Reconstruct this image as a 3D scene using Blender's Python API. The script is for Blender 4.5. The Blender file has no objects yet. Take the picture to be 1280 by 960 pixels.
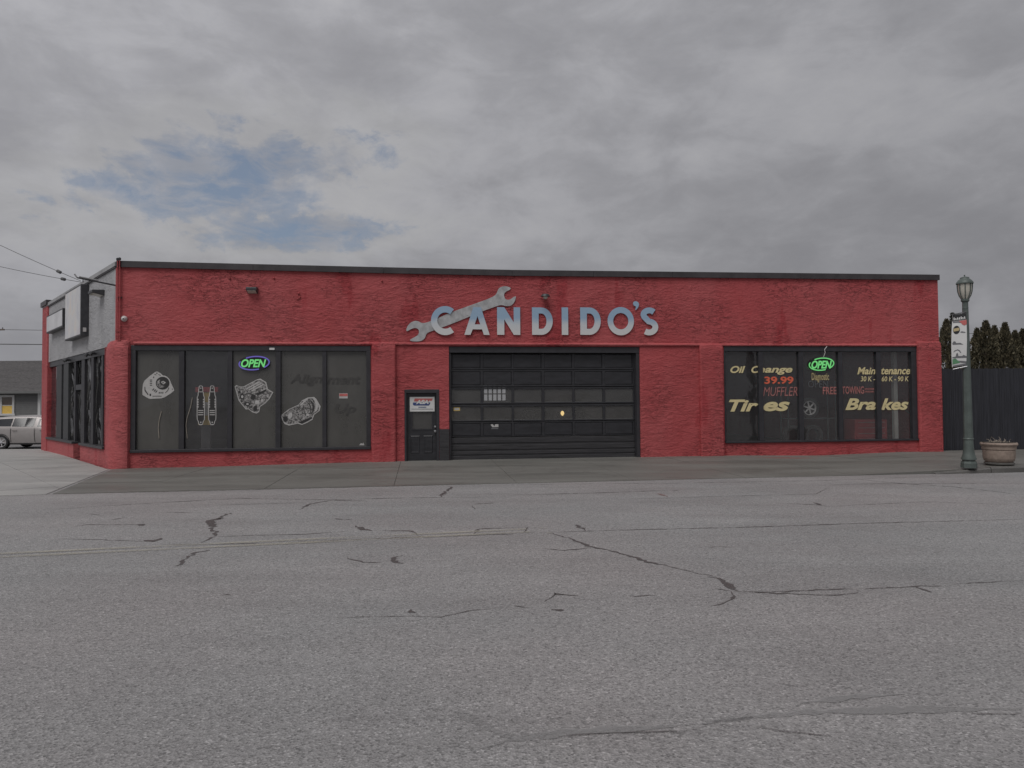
import bpy, bmesh, math, random
import numpy as np
from mathutils import Vector, Matrix
random.seed(7); RNG = np.random.default_rng(11)
S = bpy.context.scene
C = S.collection

# ------------------------------------------------------------------ camera
CAM_H, PITCH, ROLL, FPX = 1.63, 0.0263, 0.0069, 890.0
_fw = Vector((0, math.cos(PITCH), math.sin(PITCH)))
_up = Vector((0, -math.sin(PITCH), math.cos(PITCH)))
_ri = Vector((1, 0, 0))
CR = _ri * math.cos(ROLL) - _up * math.sin(ROLL)
CU = _ri * math.sin(ROLL) + _up * math.cos(ROLL)
cam_d = bpy.data.cameras.new('camera'); cam = bpy.data.objects.new('camera', cam_d); C.objects.link(cam)
cam_d.sensor_width = 36; cam_d.lens = 36 * FPX / 1280; cam_d.clip_end = 3000; cam_d.clip_start = 0.05
cam.matrix_world = Matrix(((CR.x, CU.x, -_fw.x, 0), (CR.y, CU.y, -_fw.y, 0), (CR.z, CU.z, -_fw.z, CAM_H), (0, 0, 0, 1)))
S.camera = cam
S.render.resolution_x, S.render.resolution_y = 1024, 768

# ------------------------------------------------------------------ light
SUN_AZ, SUN_EL = math.radians(208), math.radians(58)     # azimuth clockwise from +Y: behind the camera, a little left
SKY_MUL, SKY_NISHITA = 0.222, 0.055
sd = Vector((math.sin(SUN_AZ) * math.cos(SUN_EL), math.cos(SUN_AZ) * math.cos(SUN_EL), math.sin(SUN_EL)))
sun_d = bpy.data.lights.new('sun', 'SUN'); sun = bpy.data.objects.new('sun', sun_d); C.objects.link(sun)
sun_d.energy = 1.5; sun_d.angle = math.radians(35); sun_d.color = (1.0, 0.975, 0.95)
sun.rotation_euler = (-sd).to_track_quat('-Z', 'Y').to_euler(); sun.location = (0, 0, 30)
S.view_settings.view_transform = 'Standard'; S.view_settings.look = 'None'
S.view_settings.exposure = 0.25; S.view_settings.gamma = 1.0; S.view_settings.use_curve_mapping = False

W = bpy.data.worlds.new('World'); S.world = W; W.use_nodes = True
nt = W.node_tree; nt.nodes.clear()
class NT:
    """small node-graph helper"""
    def __init__(s, t): s.t = t
    def n(s, typ, ins=None, **kw):
        o = s.t.nodes.new(typ)
        for k, v in kw.items(): setattr(o, k, v)
        for k, v in (ins or {}).items():
            if isinstance(v, bpy.types.NodeSocket): s.t.links.new(v, o.inputs[k])
            else:
                try: o.inputs[k].default_value = v
                except (TypeError, ValueError): o.inputs[k].default_value = tuple(v) + (1,)
        return o
    def math(s, op, a, b=0.0, c=None, clamp=False):
        ins = {0: a, 1: b}
        if c is not None: ins[2] = c
        return s.n('ShaderNodeMath', ins, operation=op, use_clamp=clamp).outputs[0]
    def noise(s, vec, scale, detail=4, rough=.55, dist=0.0):
        return s.n('ShaderNodeTexNoise', {'Vector': vec, 'Scale': scale, 'Detail': detail, 'Roughness': rough, 'Distortion': dist}).outputs['Fac']
    def ramp(s, fac, stops, interp='LINEAR'):
        r = s.n('ShaderNodeValToRGB', {0: fac}); r.color_ramp.interpolation = interp
        e = r.color_ramp.elements
        while len(e) < len(stops): e.new(.5)
        for i, (p, c) in enumerate(stops):
            e[i].position = p; e[i].color = (c, c, c, 1) if isinstance(c, (int, float)) else tuple(c) + (1,)
        return r.outputs[0]
    def mix(s, f, a, b, blend='MIX'):
        m = s.n('ShaderNodeMix', data_type='RGBA', blend_type=blend)
        for i, v in ((0, f), (6, a), (7, b)):
            if isinstance(v, bpy.types.NodeSocket): s.t.links.new(v, m.inputs[i])
            elif isinstance(v, (int, float)): m.inputs[i].default_value = v
            else: m.inputs[i].default_value = tuple(v) + (1,)
        return m.outputs[2]
    def map(s, vec, scale=(1, 1, 1), rot=(0, 0, 0), loc=(0, 0, 0)):
        return s.n('ShaderNodeMapping', {'Vector': vec, 'Scale': scale, 'Rotation': rot, 'Location': loc}).outputs[0]

w = NT(nt)
tc = w.n('ShaderNodeTexCoord').outputs['Generated']
sky = w.n('ShaderNodeTexSky', sky_type='NISHITA', sun_disc=False, sun_elevation=SUN_EL, sun_rotation=SUN_AZ, air_density=1.0, dust_density=1.5, ozone_density=1.2)
blue = w.mix(1.0, sky.outputs[0], (SKY_NISHITA,) * 3, 'MULTIPLY')
sep = w.n('ShaderNodeSeparateXYZ', {0: tc})
az = w.math('ARCTAN2', sep.outputs[0], sep.outputs[1]); el = w.math('ARCSINE', sep.outputs[2])
# cloud deck: broad tilted banks with finer billows
cv = w.map(tc, (1.0, 1.0, 2.1), (0, math.radians(-24), 0), (.35, 0, .2))
big = w.noise(cv, 2.6, 3, .5, .35)
mid = w.noise(cv, 6.5, 7, .58, .5)
fine = w.noise(w.map(tc, (1, 1, 2.0), (0, math.radians(-20), 0), (3, 1, 2)), 15, 8, .6, .35)
t = w.math('ADD', w.math('MULTIPLY', big, .53), w.math('ADD', w.math('MULTIPLY', mid, .46), w.math('MULTIPLY', fine, .26)))
cloud = w.ramp(t, [(.40, (.97, .97, 1.01)), (.53, (1.08, 1.08, 1.12)), (.61, (1.20, 1.20, 1.24)), (.69, (1.38, 1.38, 1.42)), (.80, (1.54, 1.535, 1.56))])
# the deck is a little thinner, hence brighter, over the left of the street
lean = w.ramp(w.math('MULTIPLY_ADD', az, -.5, .5), [(.25, .90), (.75, 1.10)])
cloud = w.mix(1.0, cloud, lean, 'MULTIPLY')
cloud = w.mix(1.0, cloud, w.ramp(el, [(.0, .83), (.45, 1.03)]), 'MULTIPLY')
cloud = w.mix(1.0, cloud, (SKY_MUL, SKY_MUL * 1.0, SKY_MUL * 1.03), 'MULTIPLY')
# rifts where blue shows: two elongated openings with ragged edges, plus a thin one
warp1 = w.noise(w.map(tc, (1, 1, 1.7), (0, math.radians(-14), 0)), 8.5, 8, .62, .4)
warp2 = w.noise(w.map(tc, (1, 1, 1.9), (0, math.radians(-14), 0), (5, 2, 7)), 20, 7, .65, .3)
def rift(a0, e0, ra, re, tilt):
    da = w.math('SUBTRACT', az, a0); de = w.math('SUBTRACT', el, e0)
    x = w.math('DIVIDE', w.math('ADD', w.math('MULTIPLY', da, math.cos(tilt)), w.math('MULTIPLY', de, math.sin(tilt))), ra)
    y = w.math('DIVIDE', w.math('SUBTRACT', w.math('MULTIPLY', de, math.cos(tilt)), w.math('MULTIPLY', da, math.sin(tilt))), re)
    return w.math('SQRT', w.math('ADD', w.math('MULTIPLY', x, x), w.math('MULTIPLY', y, y)))
r1 = rift(-.385, .285, .105, .037, .22)
r2 = rift(-.285, .226, .085, .014, .10)
r3 = rift(-.50, .262, .05, .014, -.2)
rr = w.math('MINIMUM', w.math('MINIMUM', r1, r2), r3)
edge = w.math('ADD', rr, w.math('ADD', w.math('MULTIPLY_ADD', warp1, 3.6, -1.8), w.math('MULTIPLY_ADD', warp2, 2.6, -1.3)))
open_ = w.ramp(w.math('MULTIPLY', edge, .30), [(.12, .92), (.33, .60), (.52, .0)], 'EASE')

rim = w.ramp(w.math('MULTIPLY', edge, .3), [(.28, 0.0), (.55, .38), (.95, 0.0)])
cloud = w.mix(rim, cloud, (SKY_MUL * 1.55,) * 3)
blue = w.mix(.45, blue, (SKY_MUL * .98, SKY_MUL * 1.18, SKY_MUL * 1.52))
wisp = w.ramp(w.noise(w.map(tc, (1, 1, 2.2), (0, math.radians(-10), 0), (1, 4, 2)), 17, 7, .62, .5), [(.42, 1.0), (.62, .30)])
open_ = w.math('MULTIPLY', open_, wisp)
skyc = w.mix(open_, cloud, blue)
bg = w.n('ShaderNodeBackground', {'Color': skyc, 'Strength': 1.0})
w.n('ShaderNodeOutputWorld', {'Surface': bg.outputs[0]})

# ------------------------------------------------------------------ survey: picture points onto the site's real planes
def ray(x, y): return _fw + CR * ((x - 640) / FPX) - CU * ((y - 480) / FPX)
def ground_pt(x, y, z=0.0):
    d = ray(x, y); k = (z - CAM_H) / d.z; return Vector((d.x * k, d.y * k, z))
def at_depth(x, y, Y):
    d = ray(x, y); k = Y / d.y; return Vector((d.x * k, Y, CAM_H + d.z * k))
PA, PB, PC = Vector((-10.18, 18.31)), Vector((12.80, 21.29)), Vector((-17.37, 26.37))
FD = (PB - PA).normalized(); FN = Vector((-FD.y, FD.x)); FL = (PB - PA).length
SD = (PC - PA).normalized(); SN = Vector((SD.y, -SD.x)); SL = (PC - PA).length
def FW(u, d, z): p = PA + FD * u + FN * d; return Vector((p.x, p.y, z))          # front wall: along, into the building, up
def SW(s, d, z): p = PA + SD * s + SN * d; return Vector((p.x, p.y, z))          # side wall
def _on(o, e, n, x, y, d):
    r = ray(x, y); a = o + n * d; k = a.dot(n) / (r.x * n.x + r.y * n.y)
    return ((r.x * k - o.x) * e.x + (r.y * k - o.y) * e.y, CAM_H + r.z * k)
def fr(x, y, d=0.0): return _on(PA, FD, FN, x, y, d)
def sdp(x, y, d=0.0): return _on(PA, SD, SN, x, y, d)
def fu(x, d=0.0, y=500): return fr(x, y, d)[0]
def su(x, d=0.0, y=500): return sdp(x, y, d)[0]

# ------------------------------------------------------------------ mesh helpers
WL = {}
def wl(o): return WL.get(o.name, Vector((0, 0, 0)))
def tag(o, label=None, cat=None, group=None, kind=None):
    if label: o['label'] = label
    if cat: o['category'] = cat
    if group: o['group'] = group
    if kind: o['kind'] = kind
    return o
def empty(name, loc, label=None, cat=None, group=None):
    o = bpy.data.objects.new(name, None); C.objects.link(o); o.location = loc; o.empty_display_size = .2
    WL[o.name] = Vector(loc); return tag(o, label, cat, group)
def obj(name, verts, faces, mat, parent=None, smooth=False, mats=None, midx=None, bevel=0.0):
    vs = [Vector(v) for v in verts]
    lo = Vector([min(v[i] for v in vs) for i in range(3)]); hi = Vector([max(v[i] for v in vs) for i in range(3)])
    org = Vector(((lo.x + hi.x) / 2, (lo.y + hi.y) / 2, lo.z))
    me = bpy.data.meshes.new(name); me.from_pydata([v - org for v in vs], [], faces)
    for m in (mats or [mat]): me.materials.append(m)
    if midx: me.polygons.foreach_set('material_index', midx)
    bm = bmesh.new(); bm.from_mesh(me)
    bmesh.ops.recalc_face_normals(bm, faces=bm.faces)
    bm.to_mesh(me); bm.free()
    if smooth:
        me.polygons.foreach_set('use_smooth', [True] * len(me.polygons)); me.set_sharp_from_angle(angle=math.radians(38))
    o = bpy.data.objects.new(name, me); C.objects.link(o)
    WL[o.name] = org
    if parent: o.parent = parent; o.location = org - wl(parent)
    else: o.location = org
    if bevel:
        b = o.modifiers.new('bevel', 'BEVEL'); b.width = bevel; b.segments = 2; b.limit_method = 'ANGLE'
    return o
class MB:
    """collects geometry for ONE mesh object"""
    def __init__(s): s.v = []; s.f = []; s.m = []
    def add(s, v, f, m=0):
        k = len(s.v); s.v += [Vector(p) for p in v]; s.f += [tuple(i + k for i in q) for q in f]; s.m += [m] * len(f); return s
    def hexa(s, p, m=0): return s.add(p, [(0, 1, 2, 3), (7, 6, 5, 4), (0, 4, 5, 1), (1, 5, 6, 2), (2, 6, 7, 3), (3, 7, 4, 0)], m)
    def box(s, fn, a0, a1, b0, b1, c0, c1, m=0):
        return s.hexa([fn(a0, b0, c0), fn(a1, b0, c0), fn(a1, b1, c0), fn(a0, b1, c0), fn(a0, b0, c1), fn(a1, b0, c1), fn(a1, b1, c1), fn(a0, b1, c1)], m)
    def loft(s, rings, m=0, caps=True):
        n = len(rings[0]); v = [p for r in rings for p in r]; f = []
        for i in range(len(rings) - 1):
            for j in range(n): f.append((i * n + j, i * n + (j + 1) % n, (i + 1) * n + (j + 1) % n, (i + 1) * n + j))
        if caps: f += [tuple(range(n - 1, -1, -1)), tuple((len(rings) - 1) * n + j for j in range(n))]
        return s.add(v, f, m)
    def lathe(s, c, prof, n=16, m=0, ph=0.0):
        return s.loft([[Vector((c[0] + r * math.cos(2 * math.pi * (k + ph) / n), c[1] + r * math.sin(2 * math.pi * (k + ph) / n), c[2] + z)) for k in range(n)] for r, z in prof], m)
    def tube(s, pts, r, n=8, m=0, closed=False):
        pts = [Vector(p) for p in pts]; rings = []; last = None
        for i, p in enumerate(pts):
            if closed: t = pts[(i + 1) % len(pts)] - pts[i - 1]
            else: t = pts[min(i + 1, len(pts) - 1)] - pts[max(i - 1, 0)]
            t.normalize()
            ref = last if last is not None else (Vector((0, 0, 1)) if abs(t.z) < .9 else Vector((1, 0, 0)))
            a = (ref - t * ref.dot(t)).normalized(); b = t.cross(a); last = a
            rad = r[i] if isinstance(r, (list, tuple)) else r
            rings.append([p + a * (rad * math.cos(2 * math.pi * k / n)) + b * (rad * math.sin(2 * math.pi * k / n)) for k in range(n)])
        if closed: rings.append(rings[0])
        return s.loft(rings, m, not closed)
    def build(s, name, mat, parent=None, smooth=False, bevel=0.0):
        ml = mat if isinstance(mat, list) else [mat]
        return obj(name, s.v, s.f, None, parent, smooth, ml, s.m if len(ml) > 1 else None, bevel)
WXYZ = lambda x, y, z: Vector((x, y, z))
def fbox(u0, u1, d0, d1, z0, z1, m=0, mb=None): return (mb or MB()).box(FW, u0, u1, d0, d1, z0, z1, m)
def sbox(s0, s1, d0, d1, z0, z1, m=0, mb=None): return (mb or MB()).box(SW, s0, s1, d0, d1, z0, z1, m)

def _curve_mesh(cu):
    o = bpy.data.objects.new('tmp', cu); C.objects.link(o)
    dg = bpy.context.evaluated_depsgraph_get(); dg.update()
    me = bpy.data.meshes.new_from_object(o.evaluated_get(dg))
    v = [tuple(p.co) for p in me.vertices]; f = [tuple(p.vertices) for p in me.polygons]
    bpy.data.objects.remove(o); bpy.data.meshes.remove(me); bpy.data.curves.remove(cu)
    return v, f
def text2d(s, bold=0.0, shear=0.0, extrude=0.0, spacing=1.0):
    cu = bpy.data.curves.new('t', 'FONT'); cu.body = s; cu.offset = bold; cu.shear = shear; cu.extrude = extrude
    cu.space_character = spacing; cu.resolution_u = 4
    return _curve_mesh(cu)
def shape2d(loops, extrude=0.0):
    cu = bpy.data.curves.new('c', 'CURVE'); cu.dimensions = '2D'; cu.fill_mode = 'BOTH'; cu.extrude = extrude
    for lp in loops:
        sp = cu.splines.new('POLY'); sp.points.add(len(lp) - 1); sp.use_cyclic_u = True
        for i, p in enumerate(lp): sp.points[i].co = (p[0], p[1], 0, 1)
    return _curve_mesh(cu)
def fit(v, box):
    xs = [p[0] for p in v]; ys = [p[1] for p in v]
    x0, x1, y0, y1 = min(xs), max(xs), min(ys), max(ys)
    return [(box[0] + (p[0] - x0) / (x1 - x0) * (box[1] - box[0]), box[2] + (p[1] - y0) / (y1 - y0) * (box[3] - box[2]), p[2]) for p in v]
def front_text(name, s, px, d, mat, parent, bold=.02, shear=0.0):
    """flat lettering lying on the front glass; px = x0, x1, ytop, ybottom in the picture"""
    u0, z1 = fr(px[0], px[2], d); u1, z0 = fr(px[1], px[3], d)
    v, f = text2d(s, bold, shear); v = fit(v, (u0, u1, z0, z1))
    return obj(name, [FW(p[0], d, p[1]) for p in v], f, mat, parent)
def front_poly(loops, d, depth=0.0):
    """outline given in picture points -> on the front plane"""
    lp = [[fr(x, y, d) for x, y in l] for l in loops]
    v, f = shape2d(lp, depth)
    return [FW(p[0], d - p[2], p[1]) for p in v], f

# ------------------------------------------------------------------ materials
MT = {}
def new_mat(name):
    m = bpy.data.materials.new(name); m.use_nodes = True; m.node_tree.nodes.clear(); MT[name] = m
    return m, NT(m.node_tree)
def finish(g, col, rough=.7, metal=0.0, bump=None, bstr=.3, bdist=.02, spec=.5, **kw):
    ins = {'Base Color': col, 'Roughness': rough, 'Metallic': metal, 'Specular IOR Level': spec}; ins.update(kw)
    b = g.n('ShaderNodeBsdfPrincipled', ins)
    if bump is not None:
        bn = g.n('ShaderNodeBump', {'Strength': bstr, 'Distance': bdist, 'Height': bump}); g.t.links.new(bn.outputs[0], b.inputs['Normal'])
    g.n('ShaderNodeOutputMaterial', {'Surface': b.outputs[0]}); return b
def pos(g): return g.n('ShaderNodeNewGeometry').outputs['Position']
def simple(name, c, rough=.6, metal=0.0, var=.15, scale=6.0, bump=0.0, bscale=60.0, stretch=(1, 1, 1), spec=.5):
    m, g = new_mat(name); p = g.map(pos(g), stretch)
    n = g.noise(p, scale, 5, .6)
    col = g.ramp(n, [(.3, tuple(x * (1 - var) for x in c)), (.7, tuple(min(1, x * (1 + var)) for x in c))])
    finish(g, col, rough, metal, g.noise(p, bscale, 4) if bump else None, bump, .01, spec); return m

def stucco(name, base, fade, deep, crease=.34):
    """trowelled stucco: wavy, mostly level ridges under thick paint"""
    m, g = new_mat(name); p = pos(g)
    warp = g.n('ShaderNodeVectorMath', {0: p, 1: g.n('ShaderNodeVectorMath', {0: g.n('ShaderNodeTexNoise', {'Vector': p, 'Scale': 1.3, 'Detail': 3}).outputs['Color'], 1: (.22, .22, .22)}, operation='MULTIPLY').outputs[0]}, operation='ADD').outputs[0]
    q = g.map(warp, (1, 1, 3.3)); iso = g.noise(warp, 15, 4, .6, .3)
    a = g.noise(q, 3.4, 6, .66, .6); b = g.noise(q, 8.5, 5, .66, .6); f = g.noise(p, 55, 3, .6)
    def ridge(n, wd): return g.ramp(g.math('ABSOLUTE', g.math('SUBTRACT', n, .5)), [(0.0, 0.0), (wd, 1.0)])
    cr = ridge(g.noise(q, 2.9, 4, .62, .8), .016)
    gate = g.ramp(g.noise(p, .9, 3), [(.46, 1.0), (.70, 0.0)])
    cr = g.math('MAXIMUM', cr, gate)
    h = g.math('ADD', g.math('MULTIPLY', a, 1.0), g.math('ADD', g.math('MULTIPLY', b, .5), g.math('MULTIPLY', f, .12)))
    h = g.math('MULTIPLY', h, g.ramp(g.noise(p, .75, 3), [(.36, .45), (.62, 1.15)]))
    h = g.math('ADD', h, g.math('ADD', g.math('MULTIPLY', cr, .42), g.math('MULTIPLY', iso, .3)))
    col = g.ramp(g.noise(g.map(p, (1, 1, .5)), .55, 5, .6), [(.3, base), (.72, fade)])
    patch = g.ramp(g.noise(g.map(p, (1.6, 1.6, .45), loc=(4, 0, 0)), .9, 4, .55), [(.60, 0.0), (.66, .65)])
    col = g.mix(patch, col, deep)
    col = g.mix(g.math('MULTIPLY', g.ramp(b, [(.35, .35), (.55, 0.0)]), .6), col, deep)
    col = g.mix(g.math('MULTIPLY', g.math('SUBTRACT', 1.0, cr), crease), col, tuple(x * .35 for x in base))  # shadow in the creases painted into the colour as dark lines
    finish(g, col, .62, 0, h, .95, .05, .35); return m
M_RED = stucco('red_stucco', (.385, .061, .066), (.42, .094, .098), (.32, .028, .036))
M_REDP = stucco('red_stucco_pilaster', (.41, .078, .083), (.45, .115, .118), (.36, .044, .052), .2)
M_GREYST = stucco('grey_stucco', (.36, .36, .372), (.42, .42, .43), (.32, .32, .33), .2)

def asphalt(name, k=1.0, tint=(1, 1, 1), rough=(.55, .8)):
    m, g = new_mat(name); p = pos(g)
    big = g.noise(g.map(p, (.7, 1, 1)), .28, 5, .6, .3); midn = g.noise(g.map(p, (.35, 1.4, 1), (0, 0, math.radians(10))), .9, 6, .65)
    fin = g.noise(p, 95, 3, .7); vor = g.n('ShaderNodeTexVoronoi', {'Vector': p, 'Scale': 75.0}, feature='F1')
    cell = g.n('ShaderNodeSeparateColor', {0: vor.outputs['Color']}).outputs[0]
    t_ = g.math('ADD', g.math('MULTIPLY', big, .5), g.math('MULTIPLY', midn, .5))
    c = g.ramp(t_, [(.34, tuple(.165 * k * x for x in tint)), (.52, tuple(.195 * k * x for x in tint)), (.68, tuple(.225 * k * x for x in tint))])
    c = g.mix(1.0, c, g.ramp(cell, [(0.0, .55), (.25, .86), (.8, 1.06), (.93, 1.18), (1.0, 1.5)]), 'MULTIPLY')
    c = g.mix(1.0, c, g.ramp(fin, [(.3, .72), (.5, 1.0), (.72, 1.25)]), 'MULTIPLY')
    warm = g.ramp(g.noise(p, .2, 3), [(.4, 0.0), (.6, 1.0)])
    c = g.mix(warm, c, g.mix(1.0, c, (1.03, .985, .98), 'MULTIPLY'))
    h = g.math('ADD', fin, g.math('MULTIPLY', vor.outputs['Distance'], 2.0))
    finish(g, c, g.ramp(midn, [(.35, rough[0]), (.65, rough[1])]), 0, h, .5, .006, .45); return m
M_ROAD = asphalt('asphalt', 1.33, (1.0, .985, .985))
M_PATCH = asphalt('asphalt_patch', 1.46, (1.0, .985, .98), (.6, .7))
M_GROUND = asphalt('asphalt_far', .95)

def slabmat(name, c0, c1, scale=.35, wet=None, stain=None):
    m, g = new_mat(name); p = pos(g)
    n1 = g.noise(g.map(p, (.45, 1.5, 1), (0, 0, math.radians(8))), scale * 2, 6, .62, .4); n2 = g.noise(p, 70, 3, .65); n3 = g.noise(p, 2.6, 5, .6)
    c = g.ramp(n1, [(.3, c0), (.7, c1)])
    c = g.mix(1.0, c, g.ramp(n2, [(.3, .80), (.7, 1.18)]), 'MULTIPLY')
    c = g.mix(g.ramp(n3, [(.56, 0.0), (.7, .35)]), c, tuple(x * .55 for x in c0))
    if stain:
        (sx, sy, rx, ry), sc = stain
        q = g.map(p, (1 / rx, 1 / ry, 0), (0, 0, 0), (-sx / rx, -sy / ry, 0))
        dd = g.n('ShaderNodeVectorMath', {0: q}, operation='LENGTH').outputs['Value']
        c = g.mix(g.ramp(g.math('ADD', dd, g.math('MULTIPLY_ADD', n3, 1.4, -.7)), [(.5, .55), (1.0, 0.0)]), c, sc)
    finish(g, c, g.ramp(n1, [(.35, .45), (.65, .75)]), 0, g.math('ADD', n2, n3), .22, .006, .5); return m
_st = ground_pt(985, 574.5)
M_APRON = slabmat('old_apron_concrete', (.125, .122, .112), (.168, .165, .152), stain=((_st.x, _st.y, .95, .35), (.20, .06, .055)))
M_PAVE = slabmat('pale_concrete', (.26, .255, .247), (.37, .363, .35))
M_KERB = slabmat('kerb_concrete', (.085, .082, .078), (.135, .13, .122), 2.0)

def sealmat():
    m, g = new_mat('tar_seal'); p = pos(g)
    n = g.noise(p, 60, 4, .7); a = g.ramp(g.math('ADD', g.math('MULTIPLY', n, .75), g.math('MULTIPLY', g.noise(p, 3.2, 3), .35)), [(.40, .25), (.58, .92)])
    d = g.n('ShaderNodeBsdfPrincipled', {'Base Color': g.ramp(n, [(.3, (.062, .052, .051)), (.7, (.105, .09, .088))]), 'Roughness': .6})
    t_ = g.n('ShaderNodeBsdfTransparent')
    x = g.n('ShaderNodeMixShader', {0: a, 1: t_.outputs[0], 2: d.outputs[0]}); g.n('ShaderNodeOutputMaterial', {'Surface': x.outputs[0]}); return m
M_SEAL = sealmat()
def wornpaint(name, c, lo=.42, hi=.62, amt=.75):
    m, g = new_mat(name); p = pos(g)
    n = g.math('ADD', g.math('MULTIPLY', g.noise(p, 38, 4, .7), .55), g.math('MULTIPLY', g.noise(p, .8, 4), .45))
    d = g.n('ShaderNodeBsdfPrincipled', {'Base Color': c + (1,), 'Roughness': .7}); t_ = g.n('ShaderNodeBsdfTransparent')
    x = g.n('ShaderNodeMixShader', {0: g.ramp(n, [(lo, 0.0), (hi, amt)]), 1: t_.outputs[0], 2: d.outputs[0]}); g.n('ShaderNodeOutputMaterial', {'Surface': x.outputs[0]}); return m
M_YLINE = wornpaint('worn_yellow_paint', (.40, .375, .31))
M_WLINE = wornpaint('worn_white_paint', (.42, .42, .42), .46, .7, .6)
M_SMOOTH = wornpaint('smooth_filled_seam', (.27, .262, .262), .36, .56, .62)
M_PINK = wornpaint('rust_stain', (.22, .09, .075), .4, .55, .6)

def glassmat(name, tint=.8, dust_haze=.04, film=None, fcol=(.1, .1, .095), wob=0.0):
    m, g = new_mat(name); p = pos(g)
    nn = g.noise(g.map(p, (1, 1, .5)), 1.4, 5, .6, .5)
    tr = g.n('ShaderNodeBsdfTransparent', {'Color': (tint, tint, tint * .99, 1)})
    di = g.n('ShaderNodeBsdfDiffuse', {'Color': fcol + (1,)})
    gl = g.n('ShaderNodeBsdfGlossy', {'Color': (1, 1, 1, 1), 'Roughness': .03})
    if wob:
        bn = g.n('ShaderNodeBump', {'Strength': wob, 'Distance': .05, 'Height': g.noise(p, 1.1, 3)}); g.t.links.new(bn.outputs[0], gl.inputs['Normal'])
    fac = g.ramp(nn, [(.3, (film if film else dust_haze) * .75), (.75, min(1, (film if film else dust_haze) * 1.15))])  # diffuse grey share: dust plus reflections painted in as haze
    b = g.n('ShaderNodeMixShader', {0: fac, 1: tr.outputs[0], 2: di.outputs[0]})
    ge = g.n('ShaderNodeNewGeometry'); ct = g.math('ABSOLUTE', g.n('ShaderNodeVectorMath', {0: ge.outputs['Incoming'], 1: ge.outputs['Normal']}, operation='DOT_PRODUCT').outputs['Value'])
    fz = g.math('MULTIPLY_ADD', g.math('POWER', g.math('SUBTRACT', 1.0, ct), 5.0), .96, .04)     # Schlick, same from both sides of a thin pane
    x = g.n('ShaderNodeMixShader', {0: fz, 1: b.outputs[0], 2: gl.outputs[0]})
    g.n('ShaderNodeOutputMaterial', {'Surface': x.outputs[0]}); return m
M_GLASS = glassmat('clear_glass', .93, .085, fcol=(.22, .22, .23), wob=.15)
M_CLEAR = glassmat('house_glass', .98, .01)
M_FILM = glassmat('filmed_glass', .6, film=.84, fcol=(.108, .105, .098), wob=.1)
M_DOORGLASS = glassmat('dusty_hazed_glass', .92, .20, fcol=(.21, .205, .20), wob=.15)  # grey haze stands in for street reflections, on top of dust
M_CARGLASS = simple('car_glass', (.03, .032, .036), .06, 0, .1)
def crinkle():
    m, g = new_mat('crinkled_film'); p = pos(g)
    wv = g.noise(g.map(p, (.8, .8, .7)), 1.5, 1, .4, 1.2)
    h = g.math('ADD', wv, g.math('MULTIPLY', g.noise(p, 4, 2), .05))
    finish(g, (.05, .049, .049), .12, .55, h, 1.0, .5, .9); return m
M_CRINK = crinkle()

M_BLACK = simple('black_frame_paint', (.030, .029, .034), .5, 0, .25, 5, .1, 80)
M_DOORBLK = simple('black_door_paint', (.026, .026, .030), .42, 0, .3, 3, .15, 50, (1, 1, 4))
M_SCUFF = simple('scuffed_black_paint', (.034, .033, .036), .55, 0, .5, 5, .3, 30, (.4, .4, 9))
M_COPE = simple('dark_metal_coping', (.046, .041, .044), .45, 0, .3, 2.5)
M_COPEL = simple('pale_metal_coping', (.30, .30, .305), .5, 0, .2, 2.5)
M_WHITE = simple('white_paint', (.62, .62, .61), .5, 0, .06)
M_PLASTW = simple('white_plastic', (.55, .53, .52), .4, 0, .05)
M_SILVER = simple('brushed_silver', (.42, .425, .43), .38, .2, .25, 7, .15, 30)
M_DARKMET = simple('dark_metal', (.06, .06, .065), .45, .3, .2)
M_STEEL = simple('steel', (.35, .35, .36), .35, .8, .1)
M_GOLD = simple('gold_vinyl', (.66, .56, .31), .5, 0, .08)
M_GOLDD = simple('faded_gold_vinyl', (.46, .37, .20), .5, 0, .1)
M_VRED = simple('red_vinyl', (.68, .13, .07), .5, 0, .15, 30)
M_VREDF = simple('faded_red_vinyl', (.36, .14, .13), .5, 0, .3, 30)
M_VSHADOW = simple('black_vinyl', (.012, .012, .014), .5)
M_VGREY = simple('grey_vinyl', (.10, .10, .105), .5)
M_GHOST = simple('dark_ghost_lettering', (.052, .05, .048), .6, 0, .25, 8)
M_DECW = simple('decal_white', (.46, .45, .44), .5, 0, .1, 20)
M_DECB = simple('decal_black', (.03, .029, .029), .5)
M_BLUE = simple('blue_print', (.035, .06, .18), .5); M_PRED = simple('red_print', (.50, .13, .12), .5)
M_GREENP = simple('green_print', (.10, .24, .13), .6); M_GREYP = simple('grey_print', (.14, .14, .15), .6)
def decalmix():
    m, g = new_mat('decal_drawing'); p = pos(g)
    a = g.noise(p, 20, 5, .72, .8)
    finish(g, g.ramp(a, [(.38, (.028, .027, .027)), (.46, (.075, .072, .07)), (.53, (.27, .26, .255)), (.66, (.48, .47, .46))]), .5); return m
M_DECD = decalmix()
def emit(name, c, s):
    m, g = new_mat(name); e = g.n('ShaderNodeEmission', {'Color': c + (1,), 'Strength': s}); g.n('ShaderNodeOutputMaterial', {'Surface': e.outputs[0]}); return m
M_NG = emit('green_neon', (.17, .62, .20), .75); M_NB = emit('blue_neon', (.17, .14, .50), .62); M_LAMPY = emit('warm_bulb', (1.0, .72, .30), 1.3)
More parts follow.
